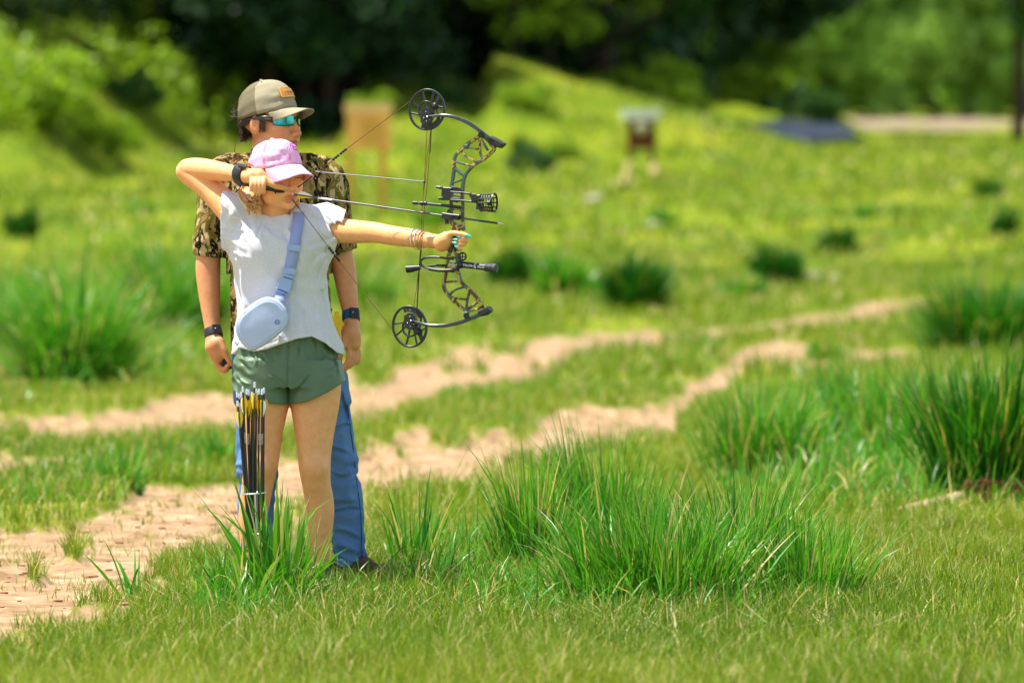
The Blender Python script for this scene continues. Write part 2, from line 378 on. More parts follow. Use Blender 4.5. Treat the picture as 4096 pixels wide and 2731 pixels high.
tuft(T, 300, 1560, 1000, 240, 1700, 'big overhanging tuft at the left of the meadow, its foot in deep shade', MG, M_TUFT, wid=.014, lean=.9, bend=1.1)
tuft(T, 30, 1440, 930, 190, 1100, 'tall tuft cut off by the left edge', MG, M_TUFT, wid=.014, lean=.8, bend=1.0)
tuft(T, 690, 1350, 900, 200, 1500, 'big tuft behind the man\'s watch arm at the left', MG, M_TUFT, wid=.016, lean=.8, bend=1.0, dry=.1)
tuft(T, 1800, 1580, 1490, 60, 120, 'tiny tuft on the upper dirt track', MG, wid=.012)
tuft(T, 1460, 1230, 1010, 130, 500, 'green tuft showing between the man\'s arm and the lower cam', MG, wid=.014, lean=.7, bend=.8)
def grass_region(u0, u1, v0, v1, n, h0, h1, w0, w1, mat, label, edge=.25):
    u = rng.uniform(u0, u1, n); v = rng.uniform(v0, v1, n); y = CAMZ * FPX / (v - HOR); x = (u - 2048) / FPX * y; z = terrain(x, y); uu_, vv_ = proj(x, y, z)
    e = np.minimum(np.minimum((u - u0) / (u1 - u0), (u1 - u) / (u1 - u0)) / edge, 1) * np.minimum(np.minimum((v - v0) / (v1 - v0), (v1 - v) / (v1 - v0)) / edge, 1)
    k_ = (rng.uniform(0, 1, n) < e * sstep(.30, .58, fbm(x * 2.4, y * 1.6, 91)) ) & (dirt(uu_, vv_) < .6); x, y, z, e = x[k_], y[k_], z[k_], e[k_]; n = len(x)
    var = np.clip(rng.normal(.45, .25, n), 0, .87); var = np.where(rng.uniform(0, 1, n) < .12, 1.0, var)
    V, F, A = blades(np.stack([x, y, z - .005], -1), rng.uniform(h0, h1, n) * (.55 + .45 * e), rng.uniform(0, 6.283, n), rng.uniform(0, .6, n), np.minimum(rng.gamma(2, .42, n), 2.2), rng.uniform(w0, w1, n), var, 4)
    tag(new_mesh('grass', V, F, mat, attrs=A), label, 'grass', kind='stuff')
grass_region(1300, 3560, 2150, 2560, 9000, .10, .30, .003, .007, M_TUFT, 'longer grass filling between the big foreground tufts')
grass_region(2800, 4500, 1520, 2120, 8000, .14, .42, .005, .010, M_TUFT, 'loose tall grass at the right behind the big clump')
grass_region(700, 1500, 2300, 2560, 2200, .08, .24, .003, .007, M_TUFT, 'longer grass round the feet of the two people')
grass_region(-200, 1100, 1780, 2080, 2600, .06, .20, .004, .009, M_TUFT, 'scruffy grass on the ridge between the tracks at the left')
grass_region(1300, 3400, 1480, 1900, 2600, .06, .18, .005, .010, M_TUFT, 'patchy grass between the two tracks')
grass_region(-100, 1000, 1150, 1650, 1500, .15, .4, .010, .020, M_TUFT, 'tall grass around the big tufts at the left')
def straw(u0, u1, v0, v1, n, label):
    u = rng.uniform(u0, u1, n); v = rng.uniform(v0, v1, n); y = CAMZ * FPX / (v - HOR); x = (u - 2048) / FPX * y; z = terrain(x, y)
    V, F, A = blades(np.stack([x, y, z + rng.uniform(.0, .05, n)], -1), rng.uniform(.05, .21, n), rng.uniform(0, 6.283, n), rng.uniform(1.0, 1.55, n), rng.uniform(-.2, .3, n), rng.uniform(.0018, .0038, n), rng.uniform(0, .9, n), 4)
    tag(new_mesh('straw', V, F, M_STRAW, attrs=A), label, 'straw', kind='stuff')
M_STRAW = blade_mat('dry_straw', [srgb(206, 180, 126), srgb(226, 206, 160), srgb(236, 222, 186)], srgb(190, 150, 80), .25, .4, (.8, .78, .7))
straw(1350, 2500, 2290, 2540, 520, 'pale dead straw lying between the boots and the big clump')
straw(2400, 3500, 2400, 2600, 260, 'pale dead straw lying under the front of the big clump')
straw(600, 1400, 2380, 2560, 130, 'pale dead straw below the arrows')
straw(3300, 4200, 1950, 2200, 150, 'dead straw round the dry log at the right')
k = 0
for (u, v, top, sp, n, lab, mt) in [
    (2060, 1165, 1010, 95, 520, 'dark tussock just right of the stabilizer', 1), (2250, 1190, 960, 80, 300, 'pale soft tussock right of the stabilizer one', 0),
    (2540, 1250, 985, 80, 560, 'tall dark tussock in the middle of the meadow', 1), (2430, 1210, 1040, 60, 240, 'faint tussock leaning on the tall dark one', 0),
    (3110, 1150, 960, 70, 420, 'dark tussock with a burrow at its foot', 1), (2970, 1210, 1080, 70, 240, 'green tussock left of the burrow tussock', 0),
    (3350, 1010, 910, 70, 220, 'soft tussock high in the right meadow', 1), (3470, 870, 800, 60, 160, 'faint tussock just under the far shrubs', 0),
    (3960, 800, 735, 45, 200, 'small dark tussock near the right edge', 1), (4010, 950, 850, 40, 200, 'upright dark tussock at the right edge', 1),
    (90, 950, 830, 50, 220, 'dark tussock with a pale rock at the left edge', 1), (560, 860, 780, 70, 220, 'green tussock left of the draw elbow', 0),
    (2650, 890, 830, 60, 160, 'faint tussock below the dark red target', 0), (2120, 640, 560, 60, 200, 'dark tussock between the two archery targets', 1),
    (1750, 900, 800, 90, 240, 'tussock seen through the bow string triangle', 0), (3300, 1440, 1330, 90, 220, 'tussock on the grass strip between the tracks', 0),
    (2800, 1420, 1330, 120, 260, 'low tussock at the upper track bend', 0), (1900, 1620, 1540, 110, 200, 'low tussock between the two dirt tracks', 0)]:
    tuft('tussock', u, v, top - (20 if mt else 0), sp * (1.25 if mt else 1.1), int(n * 1.7), lab, FG, (M_TUFT, M_TUSS)[mt], wid=.034 if v < 1300 else .014, lean=.6, bend=.8, cat='tussock'); k += 1

# ------------------------------------------------------------------ shrubs and trees
def leaf_mat(name, c, trans=.3):
    t = NT(name, .5, .35)
    cc = t.ramp(t.attr('var'), [(0, tuple(x * .6 for x in c)), (.5, c), (1, tuple(min(1, x * 1.5) for x in c))])
    t.col(cc); t.translucent(t.mix(.5, cc, (1, 1, .3), 'MULTIPLY'), trans); return t.m
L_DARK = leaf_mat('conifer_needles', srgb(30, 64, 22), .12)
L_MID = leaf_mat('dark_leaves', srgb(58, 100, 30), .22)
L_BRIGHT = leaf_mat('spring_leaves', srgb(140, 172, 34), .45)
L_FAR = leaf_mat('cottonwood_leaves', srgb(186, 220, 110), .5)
M_BARK = simple('bark', srgb(70, 58, 46), .95, .1, ns=6, amt=.4)
M_BARKG = simple('pale_bark', srgb(98, 98, 88), .95, .1, ns=6, amt=.3)
def leaf_cloud(C, R, n, size, squash=.8):
    """n leaf faces in clumps spread through ellipsoids at C (m,3) radii R (m,)"""
    m = len(C); wts = R ** 2; pk = rng.choice(m, n, p=wts / wts.sum())
    d = rng.normal(0, 1, (n, 3)); d /= np.linalg.norm(d, axis=1)[:, None]
    r = rng.uniform(.35, 1.05, n) ** .6
    p = C[pk] + d * (R[pk] * r)[:, None] * np.array([1, 1, squash])
    a = rng.normal(0, 1, (n, 3)); a /= np.linalg.norm(a, axis=1)[:, None]
    b = np.cross(a, rng.normal(0, 1, (n, 3))); b /= np.linalg.norm(b, axis=1)[:, None]
    s = (size * rng.uniform(.5, 1.3, n))[:, None]
    V = np.stack([p - a * s, p - b * s * .5, p + a * s, p + b * s * .5], 1).reshape(-1, 3)
    return V, np.arange(4 * n).reshape(n, 4), {'var': np.repeat(np.clip(rng.normal(.45, .25, n), 0, 1), 4)}
def make_tree(h, cr, low, n, size, mat, bark, label, group, name='broadleaf_tree', cat='tree', tr=.16, conic=False, lean=0):
    root = thing(name, (0, 0, 0), label, cat, group)
    mb = MB(); pts = [Vector((lean * t * t + .12 * math.sin(3 * t), .1 * math.sin(5 * t), h * .85 * t - .3)) for t in np.linspace(0, 1, 8)]
    mb.tube(pts, [tr * (1 - .75 * t) * (1.35 if i == 0 else 1) for i, t in enumerate(np.linspace(0, 1, 8))], 9)
    for i in range(11):
        t = random.uniform(low / h + .05, .85); a = random.uniform(0, 6.28); q = pts[min(7, int(t * 7))]
        L = cr * random.uniform(.5, .9) * ((1.1 - t) if conic else 1)
        mb.tube([q, q + Vector((math.cos(a) * L * .5, math.sin(a) * L * .5, .25)), q + Vector((math.cos(a) * L, math.sin(a) * L, .2 if conic else .9))], [tr * .35, tr * .2, tr * .06], 5)
    mb.build('trunk', bark, root)
    m = 46; tt = rng.uniform(0, 1, m); zz = low + (h - low) * tt
    rad = cr * ((1.05 - tt) if conic else np.sqrt(np.clip(1 - (2 * tt - .85) ** 2 * .7, .05, 1))); aa = rng.uniform(0, 6.283, m)
    ro = rad * np.sqrt(rng.uniform(.1, 1, m))
    C = np.stack([np.cos(aa) * ro + lean * tt, np.sin(aa) * ro, zz], -1); R = rng.uniform(.22, .42, m) * cr
    V, F, A = leaf_cloud(C, R, n, size, .75); new_mesh('crown', V, F, mat, root, smooth=False, attrs=A)
    return root
def dup(root, loc, rz, s=1.0, label=None):
    r = root.copy(); sc.collection.objects.link(r); r.location = loc; r.rotation_euler = (0, 0, rz); r.scale = (s, s, s)
    if label: r['label'] = label
    for ch in list(root.children):
        c = ch.copy(); sc.collection.objects.link(c); c.parent = r
    return r
def put(u, y, dz=0): x = (u - 2048) / FPX * y; return (x, y, float(terrain(x, y)) + dz)
TG = 'dark trees standing on the bank'
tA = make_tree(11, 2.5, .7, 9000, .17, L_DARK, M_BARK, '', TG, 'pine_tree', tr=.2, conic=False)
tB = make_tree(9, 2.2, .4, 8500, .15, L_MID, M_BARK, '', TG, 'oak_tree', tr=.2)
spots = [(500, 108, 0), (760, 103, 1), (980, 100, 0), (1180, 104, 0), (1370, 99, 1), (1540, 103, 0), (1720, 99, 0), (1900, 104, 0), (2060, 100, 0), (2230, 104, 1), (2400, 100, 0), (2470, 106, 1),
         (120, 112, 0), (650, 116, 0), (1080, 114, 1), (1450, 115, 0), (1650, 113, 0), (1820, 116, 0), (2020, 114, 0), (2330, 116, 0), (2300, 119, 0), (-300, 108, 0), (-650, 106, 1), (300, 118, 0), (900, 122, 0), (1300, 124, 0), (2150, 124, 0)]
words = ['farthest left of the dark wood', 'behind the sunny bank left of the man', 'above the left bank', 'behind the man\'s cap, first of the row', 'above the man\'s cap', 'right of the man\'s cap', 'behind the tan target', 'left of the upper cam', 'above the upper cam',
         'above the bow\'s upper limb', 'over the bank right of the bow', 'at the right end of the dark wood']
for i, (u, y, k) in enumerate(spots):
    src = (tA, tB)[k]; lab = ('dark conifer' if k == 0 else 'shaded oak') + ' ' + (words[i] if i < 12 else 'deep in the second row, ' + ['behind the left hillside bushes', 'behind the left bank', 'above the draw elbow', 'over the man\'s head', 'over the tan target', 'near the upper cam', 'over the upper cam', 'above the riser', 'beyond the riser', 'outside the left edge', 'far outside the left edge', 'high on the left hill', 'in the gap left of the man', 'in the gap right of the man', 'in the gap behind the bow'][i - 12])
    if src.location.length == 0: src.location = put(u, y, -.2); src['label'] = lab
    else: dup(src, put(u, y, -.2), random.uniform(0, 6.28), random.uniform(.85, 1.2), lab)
tC = make_tree(10, 3.2, .85, 14000, .2, L_DARK, M_BARK, 'big dark spreading tree whose low boughs hang right over the far slope', 'dark trees standing on the bank', 'spreading_tree', tr=.28, lean=1.6)
tC.location = put(2785, 116, -.2)
dup(tC, put(3120, 121, .5), 3.5, .7, 'dark tree hanging over the right end of the far slope')
# sunny shrubs on the hillside
SG = 'sunlit shrubs on the hillside'
def make_shrub(h, r, n, size, mat, label, group, name='shrub'):
    root = thing(name, (0, 0, 0), label, 'shrub', group); mb = MB()
    for i in range(7):
        a = random.uniform(0, 6.28); mb.tube([(0, 0, -.1), (math.cos(a) * r * .3, math.sin(a) * r * .3, h * .4), (math.cos(a) * r * .6, math.sin(a) * r * .6, h * .8)], [.03, .02, .008], 5)
    mb.build('stem', M_BARK, root)
    m = 30; a = rng.uniform(0, 6.283, m); ro = r * np.sqrt(rng.uniform(0, 1, m)) * 1.05
    C = np.stack([np.cos(a) * ro, np.sin(a) * ro, h * rng.uniform(.1, 1.0, m) * (1.15 - .6 * ro / r)], -1)
    V, F, A = leaf_cloud(C, rng.uniform(.14, .36, m) * r, n, size); new_mesh('foliage', V, F, mat, root, smooth=False, attrs=A); return root
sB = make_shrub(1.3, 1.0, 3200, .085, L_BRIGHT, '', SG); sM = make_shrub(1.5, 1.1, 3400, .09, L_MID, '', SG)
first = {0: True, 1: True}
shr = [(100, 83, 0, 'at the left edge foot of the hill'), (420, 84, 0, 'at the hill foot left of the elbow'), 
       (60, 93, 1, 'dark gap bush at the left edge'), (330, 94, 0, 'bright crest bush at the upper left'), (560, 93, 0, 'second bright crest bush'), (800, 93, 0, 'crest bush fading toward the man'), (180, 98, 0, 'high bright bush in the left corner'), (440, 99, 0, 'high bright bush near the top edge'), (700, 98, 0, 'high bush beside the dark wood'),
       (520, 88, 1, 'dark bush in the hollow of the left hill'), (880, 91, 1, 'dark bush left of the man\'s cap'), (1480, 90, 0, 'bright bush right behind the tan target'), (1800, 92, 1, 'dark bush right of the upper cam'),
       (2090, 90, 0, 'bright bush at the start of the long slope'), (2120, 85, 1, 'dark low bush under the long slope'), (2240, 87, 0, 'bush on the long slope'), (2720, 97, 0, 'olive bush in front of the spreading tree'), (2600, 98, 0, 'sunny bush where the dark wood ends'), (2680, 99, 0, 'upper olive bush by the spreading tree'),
       (2960, 117, 0, 'bush under the hanging boughs'), (3080, 117, 0, 'pale bush right of the spreading trunk'), (3130, 113, 0, 'bright bush above the tarp'), (3210, 112, 1, 'dark pointed bush right of the tarp'), (3030, 113, 0, 'olive bush left of the tarp'), (-200, 88, 0, 'outside the left edge, low'), (-150, 97, 0, 'outside the left edge, high'), (1350, 100, 0, 'put in as sunlit leaves high in the dark wood'), (1260, 97, 0, 'put in as sunlit leaves above the man'), (2450, 99, 0, 'put in as lit leaves among the dark trees')]  # the closing shrubs' bright leaf colour stands in for sunlit leaves in the wood
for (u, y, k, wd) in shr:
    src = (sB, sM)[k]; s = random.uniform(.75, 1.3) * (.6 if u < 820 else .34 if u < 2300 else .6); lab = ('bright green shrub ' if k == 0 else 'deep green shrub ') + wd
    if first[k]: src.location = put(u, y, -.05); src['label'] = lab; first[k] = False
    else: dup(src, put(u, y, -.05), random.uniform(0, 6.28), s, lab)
tS = make_tree(4.8, 1.0, .8, 1700, .10, L_BRIGHT, M_BARK, '', 'small trees put in as sunlit leaves at the edge of the dark wood', 'sapling', 'sapling', tr=.05)  # added trees, their bright leaf colour stands in for sunlit boughs of the wood
for i, (u, y, s_, lab) in enumerate(((1240, 97, .8, 'young bright tree above the bill of the man\'s cap'), (1150, 98, 1.0, 'young bright tree above the crown of the man\'s cap'), (2090, 97, .9, 'small tree put in as sunlit leaves above the top of the long slope'), (2210, 98, 1.1, 'taller tree put in as sunlit leaves right of the upper limb'), (2620, 103, .9, 'small tree put in as sunlit leaves left of the spreading tree'), (720, 97, .8, 'small tree put in as sunlit leaves where the left bank meets the wood'))):
    if i == 0: tS.location = put(u, y, -.1); tS['label'] = lab
    else: dup(tS, put(u, y, -.1), i * 1.1, s_, lab)
# rough sunny vegetation covering the left bank
n = 34000; y = rng.uniform(77, 100, n); x = (rng.uniform(-900, 1000, n) - 2048) / FPX * y; z = terrain(x, y); u_, v_ = proj(x, y, z)
pn = fbm(x * .8, y * .5, 61); kk = (rng.uniform(0, 1, n) < sstep(.36, .5, pn)) & (v_ < 560); x, y, z, pn = x[kk], y[kk], z[kk], pn[kk]; hgt = sstep(.40, .62, pn) * .9 + .08
V, F, A = leaf_cloud(np.stack([x, y, z + rng.uniform(0, 1, len(x)) * hgt], -1), np.full(len(x), .14), len(x), .085)
tag(new_mesh('bank_vegetation', V, F, L_BRIGHT, smooth=False, attrs=A), 'rough sunny scrub covering the steep bank at the upper left', 'scrub', kind='stuff')
for (u, y, s_, lab) in ((40, 96, .7, 'dark low conifer added as hollow shade at the left edge of the bank'), (330, 92, .5, 'small dark conifer added as hollow shade half way up the left bank'), (200, 88, .42, 'smallest dark conifer, added as hollow shade low on the left bank'), (930, 94, .8, 'dark low conifer in the hollow left of the man\'s cap'), (1060, 92, .7, 'dark low conifer behind the man\'s cap'), (1190, 93, .75, 'dark low conifer just right of the man\'s cap'), (1320, 92, .7, 'dark low conifer beside the tan target'), (1410, 96, .8, 'dark low conifer behind the tan target\'s right edge'), (760, 97, .8, 'dark low conifer at the top of the left bank')): dup(tA, put(u, y, -.5), random.uniform(0, 6), s_, lab)  # the first few are added as the shade of hollows in the bank
pe = MB()
for i in range(420):
    u = random.uniform(-100, 1900); v = random.uniform(1820, 2600); y = CAMZ * FPX / (v - HOR); x = (u - 2048) / FPX * y
    if float(dirt(np.array([u]), np.array([float(v)]))[0]) > .6: pe.ball((x, y, float(terrain(x, y)) + .002), random.choice([.005, .007, .009, .013, .02]) * random.uniform(.7, 1.2), 3, (1.3, 1, .6))
tag(pe.build('pebbles', simple('earth_pebbles', srgb(150, 112, 84), .95, .1, ns=40, amt=.4)), 'small clods and pebbles strewn over the near dirt track', 'pebbles', kind='stuff')
# far cottonwoods at the right
CG = 'far cottonwoods beyond the pale road'
tD = make_tree(11, 2.4, .7, 6500, .2, L_FAR, M_BARKG, '', CG, 'cottonwood_tree', tr=.13)
cw = [(3000, 150), (3180, 158), (3330, 150), (3480, 160), (3610, 150), (3740, 162), (3870, 152), (4000, 160), (4120, 150), (4280, 158), (2850, 160), (3100, 172), (3260, 176), (3420, 174), (3560, 178), (3700, 172), (3830, 178), (3960, 174), (4090, 176), (4420, 168), (4600, 160), (2650, 170), (2400, 172), (3350, 195), (3520, 198), (3680, 194), (3850, 200), (4020, 195), (4200, 198), (3150, 196)]
for i, (u, y) in enumerate(cw):
    row = 'front' if y < 165 else ('middle' if y < 185 else 'back'); pos = sorted([c[0] for c in cw if (('front' if c[1] < 165 else ('middle' if c[1] < 185 else 'back')) == row)]).index(u) + 1
    nth = ['first', 'second', 'third', 'fourth', 'fifth', 'sixth', 'seventh', 'eighth', 'ninth', 'tenth', 'eleventh', 'twelfth', 'thirteenth', 'fourteenth'][pos - 1]
    lab = 'pale cottonwood, %s from the left in the %s row beyond the road' % (nth, row)
    if i == 0: tD.location = put(u, y, -.2); tD['label'] = lab
    else: dup(tD, put(u, y, -.2), random.uniform(0, 6.28), random.uniform(.6, 1.2), lab)
mb = MB(); q = Vector(put(4070, 104)); mb.tube([q + Vector((0, 0, -.3)), q + Vector((.03, 0, 2)), q + Vector((-.05, 0, 5)), q + Vector((.1, 0, 9))], [.13, .11, .09, .04], 9)
r_ = thing('pine_tree', q, 'dark pine trunk standing alone at the right edge before the pale road', 'tree'); mb.build('trunk', M_BARK, r_)
V, F, A = leaf_cloud(np.array([[q.x + random.uniform(-1.2, 1.2), q.y + random.uniform(-1.2, 1.2), q.z + z_] for z_ in np.linspace(2.6, 10, 30)]), np.full(30, .8), 5000, .16); new_mesh('crown', V, F, L_MID, r_, smooth=False, attrs=A)
# undergrowth closing the view under the wood
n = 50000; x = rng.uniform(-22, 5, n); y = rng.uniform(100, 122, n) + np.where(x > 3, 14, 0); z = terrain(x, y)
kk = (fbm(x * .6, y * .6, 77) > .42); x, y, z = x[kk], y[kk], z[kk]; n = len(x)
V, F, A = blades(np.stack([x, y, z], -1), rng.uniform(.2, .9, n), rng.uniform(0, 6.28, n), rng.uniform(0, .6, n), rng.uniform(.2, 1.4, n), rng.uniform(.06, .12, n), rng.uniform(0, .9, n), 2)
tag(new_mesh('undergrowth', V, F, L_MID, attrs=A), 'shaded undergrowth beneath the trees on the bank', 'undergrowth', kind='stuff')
# wooded rise far behind everything
ru = np.linspace(-60, 60, 90); V = []
for j, (yy_, zz_) in enumerate([(205, 3), (212, 6), (222, 11), (240, 17), (280, 22)]):
    for x_ in ru: V.append((x_ * (yy_ / 205) * 1.3, yy_ + 2 * math.sin(x_ * .3), zz_ + (1.2 * math.sin(x_ * .5 + j) if j else -2)))
V = np.array(V); idx = np.arange(5 * 90).reshape(5, 90)
hl = NT('wooded_hill', .9, .1); hl.col(hl.ramp(hl.noise(.35, 6, .7), [(.35, srgb(60, 96, 44)), (.6, srgb(130, 160, 70))]))
tag(new_mesh('hills', V, np.stack([idx[:-1, :-1], idx[:-1, 1:], idx[1:, 1:], idx[1:, :-1]], -1).reshape(-1, 4), hl.m), kind='structure')
n = 42000; x = rng.uniform(-70, 70, n); y = 205 + rng.uniform(0, 40, n); z = np.interp(y, [205, 212, 222, 240, 280], [1, 6, 11, 17, 22]) + rng.uniform(0, 1.4, n)
V, F, A = leaf_cloud(np.stack([x, y, z], -1), np.full(n, .8), n, .5); tag(new_mesh('woodland', V, F, L_FAR, smooth=False, attrs=A), 'far wooded rise reading as one mass behind the cottonwoods', 'woodland', kind='stuff')

# ------------------------------------------------------------------ targets, tarp, rocks, log, straw
def axbox(mb, u0, u1, v0, v1, y, dep):
    a = P(u0, v1, y - D0); b = P(u1, v0, y - D0); mb.box(((a.x + b.x) / 2, y + dep / 2, (a.z + b.z) / 2), b.x - a.x, dep, b.z - a.z)
yt = 70.0
t1 = thing('archery_target', put(1475, yt), 'tan foam block target on an orange wooden stand, left of the bow', 'archery target', 'archery targets on the meadow')
M_FOAM = simple('tan_foam', srgb(244, 176, 92), .9, .1, ns=3, amt=.15); M_FOAMT = simple('pale_foam', srgb(240, 190, 122), .9, .1, ns=3, amt=.1); M_WOODO = simple('orange_wood', srgb(214, 156, 70), .8, .2, ns=4, amt=.2)
mb = MB(); axbox(mb, 1385, 1560, 455, 600, yt, .35); o = mb.build('foam_block', M_FOAM, t1, False)
mb = MB(); axbox(mb, 1378, 1567, 412, 454, yt - .02, .4); mb.build('top_board', M_FOAMT, t1, False)
mb = MB(); axbox(mb, 1450, 1520, 480, 580, yt - .03, .02); mb.build('target_face', M_WOODO, t1, False)
for u in (1400, 1530):
    mb = MB(); a = P(u, 600, yt - D0); mb.box((a.x, yt + .1, (a.z + t1.location.z) / 2), .09, .09, a.z - t1.location.z); mb.build('leg', M_WOODO, t1, False)
yt = 76.0
t2 = thing('archery_target', put(2565, yt), 'dark red framed target with a pale roof board, in the middle of the meadow', 'archery target', 'archery targets on the meadow')
M_RED = simple('dark_red_board', srgb(104, 56, 30), .8, .2, ns=3, amt=.3); M_WHT = simple('white_board', srgb(176, 170, 130), .7, .2, ns=3, amt=.1); M_CREAM = simple('cream_paint', srgb(160, 146, 92), .8, .1, ns=3, amt=.15); M_FRAME = simple('weathered_wood', srgb(110, 84, 40), .9, .1, ns=3, amt=.2)
mb = MB(); axbox(mb, 2488, 2642, 436, 478, yt - .1, .6); mb.build('roof_board', simple('white_roof', srgb(222, 220, 198), .7, .2, ns=3, amt=.1), t2, False)
mb = MB(); axbox(mb, 2515, 2617, 479, 598, yt, .2); mb.build('target_board', M_RED, t2, False)
mb = MB(); c = P(2565, 512, yt - D0 - .08); mb.ball(c, .10, 8, (1, .4, .8)); mb.build('target_face', M_WHT, t2)
for u, uf in ((2520, 2492), (2612, 2622)):
    mb = MB(); a = P(u, 480, yt - D0); b = P(u, 655, yt - D0); mb.box((a.x, yt + .12, (a.z + b.z) / 2), .07, .07, a.z - b.z); mb.build('post', M_FRAME, t2, False)
    mb = MB(); b = P(u, 650, yt - D0); f_ = P(uf, 742 if u < 2560 else 705, yt - D0 - .3); mb.tube([b, f_], [.045, .06], 8); mb.build('leg', M_CREAM, t2)
# tarp
tp = NT('blue_grey_tarp', .5, .4); tp.col(tp.ramp(tp.noise(1.2, 4), [(.35, srgb(84, 88, 98)), (.6, srgb(158, 162, 170))]))
n1, n2 = 40, 16; V = []; yt = 98.0
prof_u = [2905, 2960, 3030, 3110, 3200, 3280, 3360, 3420]; prof_t = [505, 492, 496, 480, 486, 494, 500, 540]; prof_b = [515, 530, 545, 540, 580, 560, 545, 548]
for i in range(n1):
    u = 2905 + (3420 - 2905) * i / (n1 - 1); vt = np.interp(u, prof_u, prof_t) + random.uniform(-3, 3); vb = np.interp(u, prof_u, prof_b)
    for j in range(n2):
        s = j / (n2 - 1); v = vb + (vt - vb) * math.sin(s * math.pi / 2) ** .8; p = P(u, v, yt - D0 + s * 1.6); V.append(p + Vector((0, 0, .03 * math.sin(i * 1.3 + j))))
idx = np.arange(n1 * n2).reshape(n1, n2)
F = np.stack([idx[:-1, :-1], idx[1:, :-1], idx[1:, 1:], idx[:-1, 1:]], -1).reshape(-1, 4)
o = new_mesh('tarp', np.array([tuple(v) for v in V]), F, tp.m); md = o.modifiers.new('thick', 'SOLIDIFY'); md.thickness = .05
tag(o, 'crumpled blue grey tarp draped over a heap below the far slope', 'tarp')
V, F, A = leaf_cloud(np.array([[(u - 2048) / FPX * 99.5, 99.5, float(terrain((u - 2048) / FPX * 99.5, 99.5)) + .1] for u in range(2920, 3420, 30)]), np.full(17, .28), 1200, .08)
tag(new_mesh('brush_heap', V, F, L_MID, smooth=False, attrs=A), 'dark brush heap carrying the blue grey tarp', 'brush heap')
M_ROCK = simple('pale_rock', srgb(160, 152, 132), .9, .2, ns=8, amt=.2, bump=.5)
def rock(u, v, r, label, group='pale rocks lying in the grass'):
    x, y, zt = ground_at(u, v)
    r *= .7; mb = MB(); mb.ball((0, 0, 0), r, 7, (1.2, .9, .7)); V = np.array(mb.V); V *= (1 + .35 * (np.array([vnoise(np.array([a * 9 / r * .2]), np.array([b * 9 / r * .2 + c * 7]), 4)[0] for a, b, c in V])[:, None] - .5))
    o = new_mesh('rock', V, mb.F, M_ROCK); o.location = (x, y, zt + r * .1); tag(o, label, 'rock', group)
rock(72, 925, .12, 'pale rock under the dark tussock at the left edge'); rock(2370, 812, .14, 'pale rock in the meadow left of the dark red target')
rock(760, 1440, .09, 'whitish rock below the tuft by the watch arm'); rock(2610, 915, .16, 'whitish rock below the dark red target'); rock(3250, 1120, .14, 'pale rock right of the burrow tussock'); rock(3340, 1120, .09, 'smaller pale rock beside the burrow tussock')
lg = MB(); a = [Vector(put(u, y)) for u, y in ((3560, 24.6), (3680, 25.0), (3780, 25.4), (3860, 25.7))]
lg.tube([p + Vector((0, 0, .02)) for p in a], [.012, .035, .045, .05], 10)
tag(lg.build('log', simple('dry_wood', srgb(190, 160, 132), .9, .1, ns=12, amt=.3, bump=.5)), 'dry pinkish log lying left of the brown-rooted tuft', 'log')
rt = MB()
for i in range(60):
    c = Vector(put(random.uniform(3860, 4120), random.uniform(25.5, 26.0))); c.z += random.uniform(0, .1); rt.ball(c, random.uniform(.02, .05), 4)
tag(rt.build('soil_clods', simple('dark_soil', srgb(66, 40, 22), .95, .1, ns=30, amt=.4, bump=.6)), 'dark brown root clods under the right edge tuft', 'soil', kind='stuff')
def spl(ps, m=12):
    ps = [Vector(p) for p in ps]; out = []
    for i in range(m):
        t = i / (m - 1) * (len(ps) - 1); k = min(int(t), len(ps) - 2); f = t - k
        a = ps[max(k - 1, 0)]; b = ps[k]; c = ps[k + 1]; d = ps[min(k + 2, len(ps) - 1)]
        out.append(.5 * ((2 * b) + (c - a) * f + (2 * a - 5 * b + 4 * c - d) * f * f + (3 * b - a - 3 * c + d) * f ** 3))
    return out
